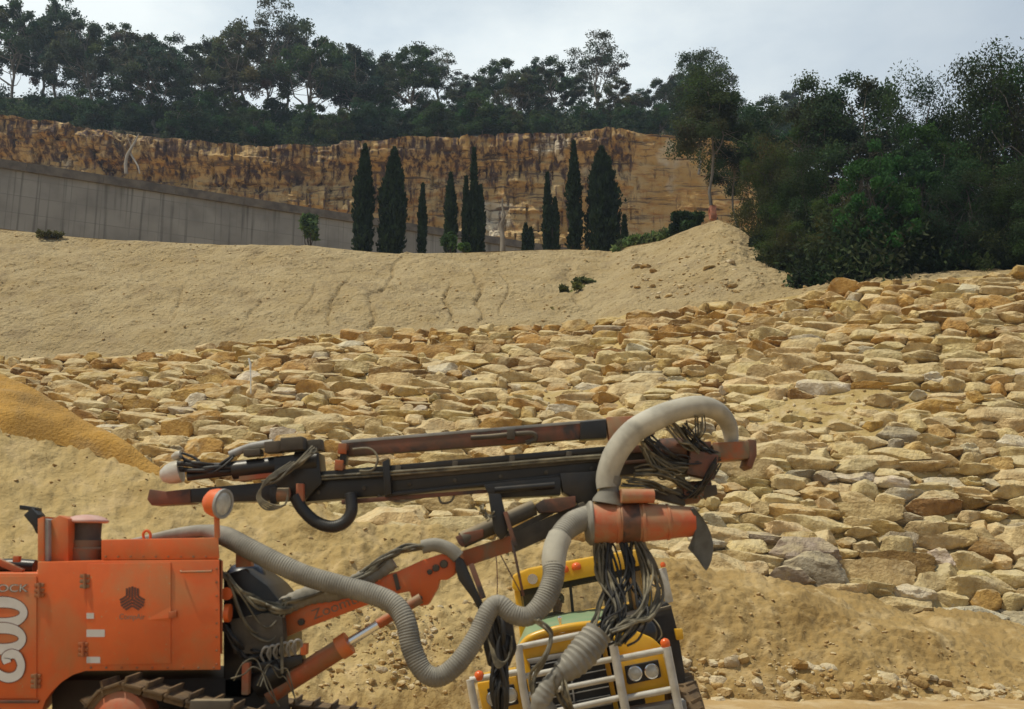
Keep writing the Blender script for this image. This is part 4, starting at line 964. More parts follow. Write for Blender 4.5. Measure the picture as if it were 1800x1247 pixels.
text('lettering', 'ROCK', 48.3, 1040.3, 12.2, YC - .0165, M['decal_w'], d2, align='RIGHT', sx=1.38, off=-.0016)
# big numerals, stacked sideways
hook = [(13, 1166), (10, 1156), (20, 1150), (31, 1154), (37, 1170), (31, 1186), (15, 1192), (-2, 1186), (-18, 1172), (-30, 1160)]
ribbon('numeral', [ringq(5, 1077.5, 30, 9.5, 43, 28)], YC - .0175, M['decal_w'], d2); ribbon('numeral_outline', [ringq(5, 1077.5, 28.6, 8.2, 44.6, 29.5)], YC - .0148, M['decal_d'], d2)
ribbon('numeral', [ringq(4, 1123, 29, 9.5, 41.5, 28)], YC - .0215, M['decal_w'], d2); ribbon('numeral_outline', [ringq(4, 1123, 27.6, 8.2, 43, 29.5)], YC - .0195, M['decal_d'], d2)
ribbon('numeral', [stroke(hook, [13, 15, 16, 14, 13, 15, 16, 15, 14, 13])], YC - .0255, M['decal_w'], d2); ribbon('numeral_outline', [stroke(hook, [16, 18, 19, 17, 16, 18, 19, 18, 17, 16])], YC - .0235, M['decal_d'], d2)
MB().prism([(388, 986), (392, 986), (391, 1150), (388, 1150)], YC + .03, 1.0, .003, dx=-.31).out('end_panel', M['orange_worn'], rig)
# intake tower, exhaust box
MB().prism([(66, 912), (77, 908), (77, 987), (66, 987)], YC + .05, .5, .006).prism([(86, 916), (104, 906), (120, 912), (120, 987), (86, 987)], YC + .12, .5, .01).out('exhaust_box', M['orange'], rig)
MB().prism([(77.5, 911), (85, 914), (85, 987), (77.5, 987)], YC + .07, .4, .004).out('exhaust_shield', M['steelgrey'], rig)
MB().prism([(34, 888), (64, 893), (64, 899), (34, 896)], YC + .3, .10, .003).prism([(41, 906), (55, 893), (66, 905), (70, 940), (63, 938), (57, 925)], YC + .25, .14, .006).out('exhaust_pipe', M['black'], rig)
a = P(147, 987, YC + .35); up = Vector((0, 0, 1)); zz = lambda y: (P(147, y, YC + .35) - a).z
MB().lathe(a, up, [(-.02, m_(31, 8.35)), (zz(965), m_(31, 8.35)), (zz(962), m_(28, 8.35)), (zz(950), m_(28, 8.35))]).out('intake_base', M['orange_worn'], rig)
MB().lathe(a, up, [(zz(951), m_(27, 8.35)), (zz(948), m_(26, 8.35)), (zz(946), m_(25, 8.35)), (zz(918), m_(25, 8.35))]).out('intake_screen', M['dustysteel'], rig)
capm = mat('faded_pink_cap', (.56, .30, .24), (.60, .40, .34), 5, .35, coord='World')
MB().lathe(a, up, [(zz(920), m_(33, 8.35)), (zz(917.5), m_(36.5, 8.35)), (zz(915), m_(36, 8.35)), (zz(910), m_(29, 8.35)), (zz(906.5), m_(18, 8.35)), (zz(905), m_(5, 8.35)), (zz(904.9), .001)], 36).out('intake_cap', capm, rig)
MB().tube(pp3([(253, 948), (252, 938), (258, 933), (264, 938), (264, 947)], 8.5), .012, 8).out('lifting_eye', M['orange'], rig)
# work lamp on bracket
wl = MB().cyl(P(382, 946, 7.98), P(381, 912, 7.98), .022, 10).box(P(381, 906, 7.98), (.035, .03, .07), bev=.004).out('lamp_bracket', M['orange'], rig)
c = P(380, 884, 7.95); ax = Vector((.93, -.36, -.14)).normalized()
MB().lathe(c - ax * .10, ax, [(0, .03), (.012, .062), (.05, .098), (.10, .112), (.155, .114)], 30).out('lamp_housing', M['orange'], wl)
MB().lathe(c - ax * .10, ax, [(.155, .117), (.157, .118), (.178, .118), (.180, .098), (.166, .096)], 30).out('lamp_rim', M['steelgrey'], wl)
MB().lathe(c - ax * .10, ax, [(.166, .096), (.176, .085), (.184, .05), (.188, .005)], 30).out('lamp_lens', M['glass_lamp'], wl)
# upper cabinet tail, left, behind the number panel: dark pipework
g = MB(); g.tube(pp3([(-140, 1000), (-40, 996), (20, 994), (62, 996)], 8.5), .055, 12).out('radiator_pipe', M['black'], rig)
MB().beam(P(-60, 962, 8.3), P(40, 1006, 8.3), .05, .05).box(P(30, 983, 8.3), (.05, .05, .05)).out('tail_strut', M['orange_worn'], rig)

# crawler tracks (drive sprocket at the cabinet end, idler towards the mast)
def crawl(Yt, name):
    tr = bpy.data.objects.new(name, None); COL.objects.link(tr); tr.parent = rig; tr.location = Vector((P(420, 1330, Yt).x, Yt, .5)) - rig.location
    sc_ = P(206, 1270, Yt); r0 = m_(62, Yt); ic = P(640, 1345, Yt); ic.z = .225; r1 = ic.z - .035
    r1 = max(.2, r1); pts = []
    for k in range(14):     # around sprocket from bottom up to the top
        a_ = R(262 - k * 13.2); pts.append(Vector((sc_.x + r0 * math.cos(a_), Yt, sc_.z + r0 * math.sin(a_))))
    top0 = pts[-1]
    for k in range(12):
        a_ = R(80 - k * 15.5); pts.append(Vector((ic.x + r1 * math.cos(a_), Yt, ic.z + r1 * math.sin(a_))))
    pts.append(Vector((P(300, 1300, Yt).x, Yt, .045)))
    # resample the closed loop evenly
    pts = [Vector(p) for p in pts]; Lc = [0]
    for i in range(len(pts)): Lc.append(Lc[-1] + (pts[(i + 1) % len(pts)] - pts[i]).length)
    n = int(Lc[-1] / .165); b_ = MB(); w_ = .34
    def at(s_):
        s_ %= Lc[-1]
        for i in range(len(pts)):
            if s_ <= Lc[i + 1]: t = (s_ - Lc[i]) / (Lc[i + 1] - Lc[i] + 1e-9); return pts[i].lerp(pts[(i + 1) % len(pts)], t)
    tot = Lc[-1]
    for k in range(n):
        p = at(k * tot / n); q = at((k + .92) * tot / n); t = (q - p).normalized(); nrm = Vector((-t.z, 0, t.x))
        if t.length == 0: continue
        m = (p + q) / 2; b_.beam(p + Vector((0, w_ / 2, 0)), q + Vector((0, w_ / 2, 0)), w_, .022, bev=.004)
        g0 = p + (q - p) * .15 + Vector((0, w_ / 2, 0)); nr2 = nrm if (m - (sc_ + ic) / 2).dot(nrm) > 0 else -nrm
        b_.beam(g0, g0 + nr2 * .058, w_, .016, bev=.003)
        b_.beam(p - nr2 * .03 + Vector((0, .06, 0)), q - nr2 * .03 + Vector((0, .06, 0)), .05, .045, bev=.004)
    b_.out('track_chain', M['mud'], tr)
    MB().lathe(sc_ + Vector((0, -.02, 0)), (0, 1, 0), [(0, .02), (.0, r0 * .45), (.03, r0 * .62), (.06, r0 * .78), (.30, r0 * .78)], 32).out('sprocket', M['red_worn'], tr)
    MB().lathe(ic + Vector((0, .03, 0)), (0, 1, 0), [(0, r1 * .3), (.02, r1 * .8), (.26, r1 * .8)], 28).out('idler', M['mud'], tr)
    MB().beam(Vector((sc_.x + r0 * .7, Yt + .18, sc_.z - .03)), Vector((ic.x, Yt + .18, ic.z)), .2, .20, .02).box(P(372, 1246, Yt + .02), (.30, .1, .13), bev=.01).out('track_frame', M['dustysteel'], tr)
    for k in range(4): c_ = Vector((sc_.x + .55 + k * .42, Yt + .06, .17)); MB().lathe(c_, (0, 1, 0), [(0, .05), (.0, .10), (.22, .10)], 18).out('roller', M['mud'], tr)
crawl(7.72, 'crawler_track'); crawl(9.25, 'crawler_track')
MB().prism([(90, 1196), (462, 1190), (470, 1300), (90, 1300)], YC + .35, .85, .02).out('chassis', M['dark'], rig)

# hydraulic bay between cabinet and boom
MB().prism([(392, 1010), (430, 1000), (470, 1030), (498, 1065), (498, 1150), (470, 1190), (440, 1230), (392, 1230)], 8.35, .75, .02).out('swing_block', M['black'], rig)
MB().prism([(404, 1090), (470, 1078), (496, 1086), (499, 1128), (470, 1150), (410, 1150)], 8.20, .14, .01).out('boom_foot', M['dustysteel'], rig)
MB().lathe(P(432, 1042, 8.75), Vector((0, -.25, 1)), [(-.2, .14), (-.18, .17), (.17, .17), (.23, .12), (.25, .05)], 28).out('oil_tank', M['blue'], rig)
MB().prism([(414, 968), (438, 968), (442, 996), (414, 998)], 8.35, .1, .006).out('bracket', M['red_worn'], rig)
MB().prism([(425, 1165), (438, 1165), (436, 1222), (424, 1222)], 8.12, .08, .006).out('bracket', M['red_worn'], rig)
MB().lathe(P(396, 1078, 8.1), (1, 0, 0), [(0, .05), (.0, .07), (.04, .07)], 18).lathe(P(398, 1044, 8.12), (0, 1, 0), [(0, .03), (0, .05), (.05, .05)], 16).out('coupling', M['orange'], rig)
rh = random.Random(4)
def wires(name, a, b, n, rad, sag, mt, Ya, Yb, spread=8, seed=1, parent=None, mid=None, jit=.5):
    r2 = random.Random(seed); g = MB()
    for k in range(n):
        x0, y0 = a[0] + r2.uniform(-1, 1) * spread * .6, a[1] + r2.uniform(-1, 1) * spread * .6; x1, y1 = b[0] + r2.uniform(-1, 1) * spread * .4, b[1] + r2.uniform(-1, 1) * spread * .4
        pts = [(x0, y0, Ya + r2.uniform(-.04, .04))]
        mids = mid or []
        if mids:
            for (mx_, my_, Ym) in mids: pts.append((mx_ + r2.uniform(-1, 1) * spread, my_ + r2.uniform(-1, 1) * spread, Ym + r2.uniform(-.08, .08)))
        else:
            for t in (.25, .5, .75):
                s_ = sag * (1 - (2 * t - 1) ** 2) * r2.uniform(1 - jit, 1 + jit); pts.append((x0 + (x1 - x0) * t + r2.uniform(-1, 1) * spread * .5, y0 + (y1 - y0) * t + s_, Ya + (Yb - Ya) * t + r2.uniform(-.07, .07)))
        pts.append((x1, y1, Yb + r2.uniform(-.03, .03))); g.tube(pp3(pts), rad * r2.uniform(.75, 1.2), 7)
    return g.out(name, mt, parent or rig)
wires('hydraulic_hoses', (396, 1008), (512, 1072), 9, .013, 22, M['line'], 8.15, 8.3, 10, 1)
wires('hydraulic_hoses', (400, 1018), (506, 1058), 3, .009, 66, M['line'], 8.1, 8.3, 6, 2)
wires('hydraulic_hoses', (392, 1100), (466, 1146), 8, .014, 22, M['rubber'], 8.18, 8.24, 9, 3)
# valve bank with looped grey hoses under the boom foot
g = MB()
for k in range(6):
    x = 466 + k * 11; y = 1150 - k * 2.5; g.tube(pp3([(x, y + 16, 8.25), (x - 7, y + 2, 8.18), (x, y - 12, 8.15), (x + 9, y - 8, 8.18), (x + 8, y + 12, 8.25)]), .010, 8)
g.out('valve_hoses', M['steelgrey'], rig)
MB().prism([(440, 1168), (530, 1152), (532, 1166), (510, 1176), (444, 1184)], 8.22, .16, .008).out('valve_block', M['black'], rig)
MB().prism([(528, 1133), (539, 1132), (538, 1152), (528, 1152)], 8.2, .1, .006).out('valve_cap', M['orange'], rig)
MB().cyl(P(495, 1120, 8.14), P(496, 1184, 8.14), .012, 8).out('drain_line', M['line'], rig)
wires('loose_cables', (410, 1195), (490, 1240), 2, .005, -40, M['line'], 7.95, 8.0, 6, 5)
wires('loose_cables', (455, 1205), (520, 1236), 2, .005, -50, M['line'], 8.0, 8.05, 7, 6)

# boom
BY = 8.42
MB().prism([(496, 1086), (520, 1071), (640, 1024), (700, 1004), (742, 985), (775, 974), (795, 976), (802, 990), (800, 1010), (786, 1020), (772, 1020), (768, 1036), (752, 1064), (738, 1066), (724, 1054), (720, 1040), (700, 1044), (640, 1066), (540, 1104), (504, 1120)], BY, .22, .012).out('boom', M['orange'], rig)
MB().prism([(690, 1010), (697, 1008), (704, 1036), (697, 1039)], BY - .015, .25, .004).out('boom_band', M['dustysteel'], rig)
for x, y, r_2 in ((529, 1094, .028), (766, 999, .03), (780, 992, .034), (755, 1006, .022), (738, 1052, .02)): MB().lathe(P(x, y, BY - .03), (0, 1, 0), [(0, r_2 * .6), (.0, r_2 * .8), (.01, r_2), (.05, r_2)], 16).out('pivot_pin', M['dustysteel'], rig)
text('lettering', 'Zoomtrak', 551, 1090, 17, BY - .003, M['decal_g'], rig, roll=math.atan2(P(640, 1053, BY).z - P(551, 1087, BY).z, P(640, 1053, BY).x - P(551, 1087, BY).x), sx=1.15)
# lift cylinder
lc = MB().cyl(P(470, 1222, 8.3), P(608, 1134, 8.3), m_(17, 8.3), 22).out('lift_cylinder', M['orange_worn'], rig)
MB().cyl(P(596, 1141.5, 8.3), P(614, 1130, 8.3), m_(20, 8.3), 22).out('gland', M['orange'], lc)
MB().cyl(P(612, 1131, 8.3), P(668, 1096, 8.3), m_(8, 8.3), 18).out('piston_rod', M['chrome'], lc)
MB().cyl(P(664, 1098, 8.3), P(740, 1052, 8.35), m_(9, 8.3), 14).out('rod_end', M['orange_worn'], lc)
MB().cyl(P(452, 1206, 8.3), P(500, 1176, 8.28), m_(24, 8.3), 20).out('cylinder_mount', M['black'], lc)
# hose bundle lying on the boom, wrapped in sleeve
MB().tube(pp3([(492, 1070, 8.4), (540, 1048, 8.4), (600, 1038, 8.42), (650, 1012, 8.42), (690, 985, 8.42)]), m_(16, 8.4), 14, rib=(.06, .05)).tube(pp3([(742, 962, 8.4), (765, 958, 8.4), (790, 966, 8.4), (806, 980, 8.4)]), m_(12, 8.4), 14).out('hose_sleeve', M['hose'], rig)
wires('hydraulic_hoses', (640, 1010), (748, 962), 9, .016, -14, M['line'], 8.38, 8.38, 11, 8)
wires('hydraulic_hoses', (500, 1062), (640, 1010), 6, .014, 3, M['line'], 8.33, 8.35, 10, 9)
MB().beam(P(661, 1000, BY - .02), P(668, 1024, BY - .02), .02, .02).out('hose_clamp', M['orange'], rig)

# upper arm: twin booms rising to the mast
MB().prism([(800, 944), (818, 936), (850, 930), (850, 944), (812, 962), (806, 956)], 8.5, .2, .01).out('arm_bracket', M['rust'], rig)
MB().cyl(P(812, 950, 8.55), P(938, 893, 8.7), m_(14, 8.6), 20).out('tilt_cylinder', M['dustysteel'], rig)
MB().beam(P(808, 985, 8.62), P(900, 955, 8.68), .16, m_(27, 8.6), .01).out('arm', M['orange_worn'], rig)
MB().beam(P(896, 957, 8.68), P(1030, 898, 8.8), .15, m_(32, 8.7), .01).beam(P(890, 940, 8.66), P(1000, 884, 8.8), .1, m_(10, 8.7), .008).out('arm_extension', M['dustysteel'], rig)
MB().prism([(940, 888), (955, 878), (1012, 872), (1012, 890), (985, 900), (948, 902)], 8.6, .25, .01).out('tilt_bracket', M['rust'], rig)
# dark knuckle and hanging strut
MB().prism([(800, 975), (815, 985), (834, 1030), (848, 1060), (864, 1085), (862, 1100), (848, 1086), (830, 1052), (806, 1020), (800, 1000)], 8.35, .12, .012).prism([(858, 868), (880, 868), (888, 900), (893, 938), (880, 950), (868, 935)], 8.4, .2, .012).out('knuckle', M['black'], rig)
MB().beam(P(888, 900, 8.36), P(906, 960, 8.34), .04, .035).beam(P(900, 950, 8.34), P(920, 1048, 8.34), .03, .022).beam(P(828, 992, 8.4), P(850, 1052, 8.36), .04, .045).beam(P(880, 976, 8.4), P(914, 1040, 8.34), .015, .010).out('tie_rods', M['rust'], rig)
MB().tube(pp3([(872, 976, 8.4), (874, 1010, 8.38), (874, 1046, 8.36)]), .005, 6).lathe(P(875, 1050, 8.36), (0, 1, 0), [(-.02, .02), (.02, .02)], 12).out('pull_cord', M['rust'], rig)
wires('hose_ends', (862, 905), (848, 890), 8, .006, 8, M['line'], 8.35, 8.3, 14, 12)

# mast: feed beam, guide rails, drill motor
MY = 8.85
def band(x0, ya0, yb0, x1, ya1, yb1): return [(x0, ya0), (x1, ya1), (x1, yb1), (x0, yb0)]
mast = MB().prism(band(520, 838, 884, 1072, 797, 838), MY, .30, .012).out('feed_beam', M['black'], rig)
MB().prism(band(540, 831, 843, 1072, 784, 794), MY - .04, .06, .006).prism(band(676, 867, 874, 1060, 826, 831), MY - .05, .06, .004).out('guide_rail', M['black'], rig)
MB().prism(band(676, 829, 846, 1072, 795, 810), MY - .025, .03, .004).out('beam_highlight', M['dustysteel'], rig)  # brownish highlight along the feed beam, put in as a paler strip
MB().prism(band(600, 879, 887, 860, 860, 866), MY - .02, .08, .004).out('lower_rail', M['rust'], rig)
MB().prism([(850, 852), (986, 838), (986, 870), (862, 877)], MY - .10, .3, .012).prism([(984, 832), (1052, 828), (1050, 880), (1020, 890), (1000, 872), (990, 866)], MY - .12, .34, .015).out('slide_cradle', M['black'], rig)
MB().cyl(P(870, 862, MY - .14), P(975, 853, MY - .14), m_(6, MY), 14).out('cradle_cylinder', M['black'], rig)
MB().prism(band(1060, 793, 838, 1262, 782, 826), MY + .02, .26, .012).out('mast_end', M['dustysteel'], rig)
MB().prism(band(1068, 786, 800, 1250, 776, 786), MY - .02, .05, .004).prism(band(1068, 812, 818, 1250, 800, 806), MY - .02, .05, .004).out('end_rail', M['rust'], rig)
mp_ = MB().prism([(1254, 778), (1318, 775), (1320, 806), (1256, 810)], MY - .02, .26, .012).out('end_block', M['orange_worn'], rig)
MB().prism([(1316, 772), (1330, 774), (1331, 800), (1322, 825), (1312, 818), (1318, 800)], MY - .03, .3, .012).out('end_flange', M['rust'], rig)
# top cylinder rail
MB().prism(band(600, 779, 803, 1066, 739, 768), MY + .05, .13, .010).out('top_rail', M['rust'], rig)
MB().prism(band(600, 774.5, 780, 1066, 736, 741), MY + .045, .14, .003).out('top_rail_highlight', M['steelgrey'], rig)  # grey highlight on the rail's top edge, painted in as a thin strip
MB().prism([(1020, 742), (1066, 738), (1067, 770), (1020, 773)], MY + .03, .17, .008).out('rail_end', M['black'], rig)
MB().prism([(1066, 733), (1150, 730), (1152, 764), (1072, 773)], MY + .01, .2, .012).out('motor_block', M['red_worn'], rig)
g = MB().tube(pp3([(828, 770, MY - .02), (860, 768, MY - .03), (900, 764, MY - .03), (935, 762, MY - .02), (941, 772, MY), (925, 779, MY)]), .022, 10); g.box(P(898, 764, MY - .03), (.07, .08, .09), bev=.006); g.out('rail_fitting', M['dustysteel'], rig)
for x, y in ((604, 790), (598, 819)): MB().box(P(x, y, MY + .0), (.075, .16, .09), (0, .06, 0)).out('rail_bracket', M['orange_worn'], rig)
MB().box(P(605, 804, MY + .02), (.06, .12, .14), (0, .06, 0)).out('rail_clamp', M['black'], rig)
MB().prism([(672, 812), (684, 806), (688, 868), (676, 872)], MY - .09, .1, .006).out('rail_clamp', M['black'], rig)
MB().tube(pp3([(620, 790, MY - .08), (650, 789, MY - .09), (664, 806, MY - .1), (655, 826, MY - .09), (632, 828, MY - .08)]), .010, 8).tube(pp3([(664, 872, MY), (700, 882, MY), (735, 876, MY), (760, 870, MY)]), .012, 8).tube(pp3([(770, 868, MY), (776, 884, MY), (792, 882, MY), (800, 868, MY)]), .010, 8).out('cable_loops', M['line'], rig)
# lower tip of the feed
MB().prism(band(330, 860, 884, 525, 843, 880), MY + .03, .22, .010).out('feed_tip', M['black'], rig)
MB().prism([(262, 860), (290, 864), (335, 859), (335, 885), (266, 889), (258, 878)], MY + .02, .26, .012).out('tip_shoe', M['rust'], rig)
# drifter / rock drill body on the left
g = MB(); g.cyl(P(410, 827, MY), P(520, 815, MY), m_(16, MY), 20).cyl(P(520, 815, MY), P(560, 812, MY), m_(20, MY), 20).cyl(P(330, 838, MY), P(412, 828, MY), m_(8, MY), 14)
g.prism([(480, 805), (560, 795), (566, 850), (530, 884), (500, 880), (484, 850)], MY - .08, .3, .015).out('rock_drill', M['black'], rig)
MB().box(P(517, 782, MY - .02), (.20, .2, .115), (0, -.08, 0), .012).box(P(552, 776 + 8, MY + .1), (.16, .15, .10), (0, -.08, 0), .012).box(P(483, 787, MY - .01), (.15, .18, .10), (0, -.08, 0), .012).box(P(446, 797, MY - .01), (.15, .15, .06), (0, -.08, 0), .01).out('accumulator', M['dustysteel'], rig)
MB().tube(pp3([(404, 800, MY), (440, 786, MY), (480, 779, MY)]), .035, 12).out('drill_pipe', M['steelgrey'], rig)
MB().prism([(420, 836), (520, 826), (520, 834), (420, 846)], MY - .05, .08, .004).prism([(520, 850), (533, 850), (533, 884), (520, 884)], MY - .15, .08, .01).out('drill_guard', M['red_worn'], rig)
MB().lathe(P(488, 870, MY - .15), (1, 0, 0), [(0, .03), (0, .06), (.10, .06), (.11, .03)], 18).out('drill_cap', M['orange_worn'], rig)
MB().prism([(474, 858), (486, 856), (486, 886), (474, 888)], MY - .12, .12, .006).out('drill_bracket', M['black'], rig)
g = MB(); tf_ = MB()
c = P(300, 832, MY - .02); ax = (P(280, 838, MY) - P(318, 828, MY)).normalized()
tf_.lathe(P(318, 828, MY), ax, [(0, .10), (.06, .10), (.12, .085), (.17, .055), (.19, .01)], 24).lathe(P(318, 800, MY), ax, [(0, .04), (.04, .042), (.08, .02)], 16); tf_.out('drill_head', M['bar'], rig)
wires('hydraulic_hoses', (318, 820), (420, 820), 7, .020, 4, M['rubber'], MY - .03, MY - .03, 16, 14)
wires('hydraulic_hoses', (316, 800), (410, 802), 4, .014, 24, M['rubber'], MY - .05, MY - .03, 6, 15)
wires('hydraulic_hoses', (552, 790), (462, 850), 6, .011, 10, M['line'], MY - .15, MY - .2, 10, 16)
g = MB()
for k in range(4): g.tube(pp3([(530 - k * 6, 812, MY - .2), (478 - k * 3, 842, MY - .25), (452 + k * 2, 872, MY - .25), (468 + k * 3, 896 - k * 3, MY - .25), (500, 888, MY - .22), (506, 866, MY - .2)]), .008, 7)
g.out('cable_loops', M['line'], rig)
# black U shaped hose
MB().tube(pp3([(518, 872, MY - .12), (532, 896, MY - .12), (556, 918, MY - .13), (584, 926, MY - .13), (606, 918, MY - .12), (618, 898, MY - .12), (616, 868, MY - .10)]), m_(10.5, MY), 16, rib=(.02, .02)).out('loop_hose', M['rubber'], rig)

# dust hood: red drum with grey flange and rubber flap
c = P(1041, 920, 8.62); ax = (P(1222, 917, 8.62) - c).normalized(); u = m_(1, 8.62)
MB().lathe(c, ax, [(-.005, 35 * u), (40 * u, 34.5 * u), (41 * u, 36 * u), (46 * u, 36 * u), (47 * u, 34 * u), (84 * u, 33.5 * u), (85 * u, 35.5 * u), (89 * u, 35.5 * u), (90 * u, 33 * u), (128 * u, 30 * u), (129 * u, 31.5 * u), (133 * u, 31 * u), (134 * u, 29 * u), (165 * u, 26 * u), (176 * u, 25 * u)], 40).out('dust_hood', M['red_worn'], rig)
MB().lathe(c, ax, [(50 * u, 34.2 * u), (50.5 * u, 34.9 * u), (80 * u, 34.5 * u), (80.5 * u, 33.6 * u)], 40).out('hood_strap', M['rust'], rig)
MB().lathe(c, ax, [(-14 * u, 14 * u), (-12 * u, 30 * u), (-5 * u, 38 * u), (-1 * u, 38.5 * u), (1 * u, 37 * u)], 36).out('hood_flange', M['hose'], rig)
bm = bmesh.new(); ring = []   # thick curved flap hanging from the mouth
out_ = [(1211, 896), (1219, 892), (1227, 900), (1236, 911), (1244, 924), (1250, 938), (1254, 954), (1254, 970), (1251, 986), (1246, 998), (1242, 1004), (1236, 996), (1229, 985), (1220, 974), (1210, 964), (1215, 954), (1219, 943), (1221, 930), (1221, 918), (1217, 906)]
fl = MB().prism(out_, 8.60, .05, .01, Yf=lambda x, y: 8.52 + .10 * ((x - 1232) / 22) ** 2 + .05 * (y - 950) / 50); fl.out('rubber_flap', M['flap'], rig); bm.free()
MB().prism([(1088, 862), (1140, 858), (1144, 884), (1088, 886)], 8.55, .2, .01).lathe(P(1112, 872, 8.5), (1, .1, 0), [(-.1, .06), (.18, .06)], 16).out('hood_saddle', M['red_worn'], rig)
MB().lathe(P(1068, 886, 8.6), (P(1070, 850, 8.6) - P(1064, 888, 8.6)).normalized(), [(0, .135), (.03, .13), (.12, .08), (.16, .075), (.18, .085), (.24, .085)], 24).out('hose_socket', M['hose'], rig)
# pale arc hose
MB().tube(pp3([(1068, 858, 8.6), (1068, 836, 8.6), (1083, 796, 8.57), (1112, 760, 8.55), (1148, 738, 8.55), (1190, 721, 8.58), (1232, 715, 8.66), (1262, 724, 8.78), (1281, 748, 8.9), (1286, 778, 8.98)]), [m_(19, 8.6), m_(20, 8.6)] + [m_(21.5, 8.6)] * 3 + [m_(19.5, 8.6)] * 2 + [m_(17, 8.7), m_(15, 8.8), m_(12, 8.9)], 26, step=.03).out('arc_hose', M['hose_pale'], rig)
# hose swarm at the mast head
sw = [((1138, 770), (1262, 806), 9, 26, 21), ((1170, 742), (1262, 800), 9, 16, 22), ((1120, 830), (1232, 872), 8, -16, 23), ((1200, 745), (1258, 800), 5, 8, 24), ((1130, 780), (1205, 838), 6, 22, 25), ((1230, 738), (1222, 780), 4, 10, 26), ((1262, 810), (1190, 868), 5, 22, 27), ((1100, 846), (1200, 876), 6, -8, 28), ((1140, 800), (1250, 812), 6, 18, 29)]
for a_, b_, n_, sg, sd in sw: wires('hose_swarm', a_, b_, n_ + 3, .0085, sg, M['line'] if sd % 3 else M['rubber'], 8.6, 8.75, 14, sd)
MB().box(P(1232, 818, MY - .1), (.25, .2, .22), (0, .2, 0), .02).lathe(P(1196, 868, 8.8), (1, .2, .1), [(0, .05), (.0, .10), (.14, .10), (.20, .05)], 18).lathe(P(1222, 858, 8.9), (1, 0, .1), [(-.1, .06), (.14, .06)], 14).lathe(P(1180, 790, MY - .06), (1, 0, .05), [(-.1, .06), (-.1, .10), (.12, .10), (.14, .05)], 18).out('rotation_motor', M['rust'], rig)
MB().prism([(1206, 858), (1260, 852), (1262, 870), (1212, 884)], 8.8, .12, .012).prism([(1140, 864), (1200, 858), (1206, 890), (1190, 886), (1150, 876)], 8.72, .14, .014).out('motor_mount', M['dustysteel'], rig)

# corrugated dust hose: cabinet -> hood
MB().tube(pp3([(225, 958, 8.8), (275, 946, 8.7), (320, 938, 8.6), (362, 934, 8.5), (398, 944, 8.35), (440, 966, 8.25), (490, 991, 8.2), (540, 1013, 8.18), (600, 1030, 8.16), (655, 1045, 8.14), (694, 1064, 8.1), (714, 1096, 8.05), (724, 1140, 8.02), (744, 1180, 8.0), (772, 1190, 8.0), (806, 1165, 8.02), (838, 1118, 8.08), (858, 1076, 8.12), (877, 1063, 8.14), (902, 1080, 8.12), (930, 1083, 8.12), (956, 1058, 8.14), (972, 1018, 8.2), (974, 978, 8.28), (984, 944, 8.38), (1008, 920, 8.5), (1040, 908, 8.62)]),
          [m_(9, 8.5)] * 2 + [m_(11, 8.5)] * 2 + [m_(17, 8.3)] + [m_(17.5, 8.2)] * 8 + [m_(16.5, 8.1)] * 8 + [m_(19, 8.1)] * 4 + [m_(21, 8.4)] * 2, 22, rib=(.021, .028)).out('dust_hose', M['hose'], rig)
MB().tube(pp3([(974, 1000, 8.245), (973.5, 984, 8.27), (977, 962, 8.325), (984, 945, 8.378)]), [m_(19.5, 8.3), m_(21, 8.3), m_(21.5, 8.3), m_(21.5, 8.3)], 20).out('hose_joint', M['hose_pale'], rig)
# curtain of hoses hanging from the hood
for k, (x0, x1, n_, sd) in enumerate(((1052, 1082, 12, 31), (1070, 1080, 11, 32), (1118, 1108, 14, 33), (1096, 1066, 9, 36), (1060, 1050, 6, 37), (1108, 1120, 6, 38))):
    wires('hanging_hoses', (x0, 950), (x1 - 22, 1132), n_, .0105, 0, M['line'] if sd % 2 else M['rubber'], 8.6, 8.2, 14, sd, mid=[(x0 + (8 if k != 2 else 26), 1010, 8.55), (x1 + (6 if k != 2 else 30), 1072, 8.4), (x1 - 6, 1106, 8.3)])
wires('hanging_hoses', (1128, 954), (1074, 1110), 7, .0115, 0, M['line'], 8.6, 8.2, 7, 34, mid=[(1146, 995, 8.55), (1160, 1045, 8.5), (1140, 1082, 8.35), (1104, 1096, 8.25)])
g = MB().tube(pp3([(1052, 1112, 8.15), (1030, 1142, 8.1), (1006, 1168, 8.05), (984, 1184, 8.02)]), [m_(24, 8.1), m_(27, 8.1), m_(24, 8.1), m_(17, 8.1)], 24, rib=(.05, .05)); g.out('sleeve_hose', M['hose'], rig)
MB().tube(pp3([(986, 1178, 8.0), (962, 1212, 8.0), (950, 1236, 8.0), (960, 1252, 8.05), (985, 1290, 8.1)]), [m_(12, 8), m_(16, 8), m_(17, 8), m_(19, 8), m_(19, 8)], 22, rib=(.045, .05)).out('sleeve_hose', M['hose'], rig)
wires('drooping_hoses', (944, 1092), (952, 1262), 5, .012, 0, M['line'], 8.05, 8.05, 6, 41, mid=[(966, 1118, 8.0), (952, 1160, 8.0), (936, 1200, 8.0)])
wires('drooping_hoses', (985, 1176), (1010, 1260), 7, .012, 0, M['line'], 8.0, 8.1, 12, 42, mid=[(984, 1200, 8.0), (990, 1230, 8.0)])
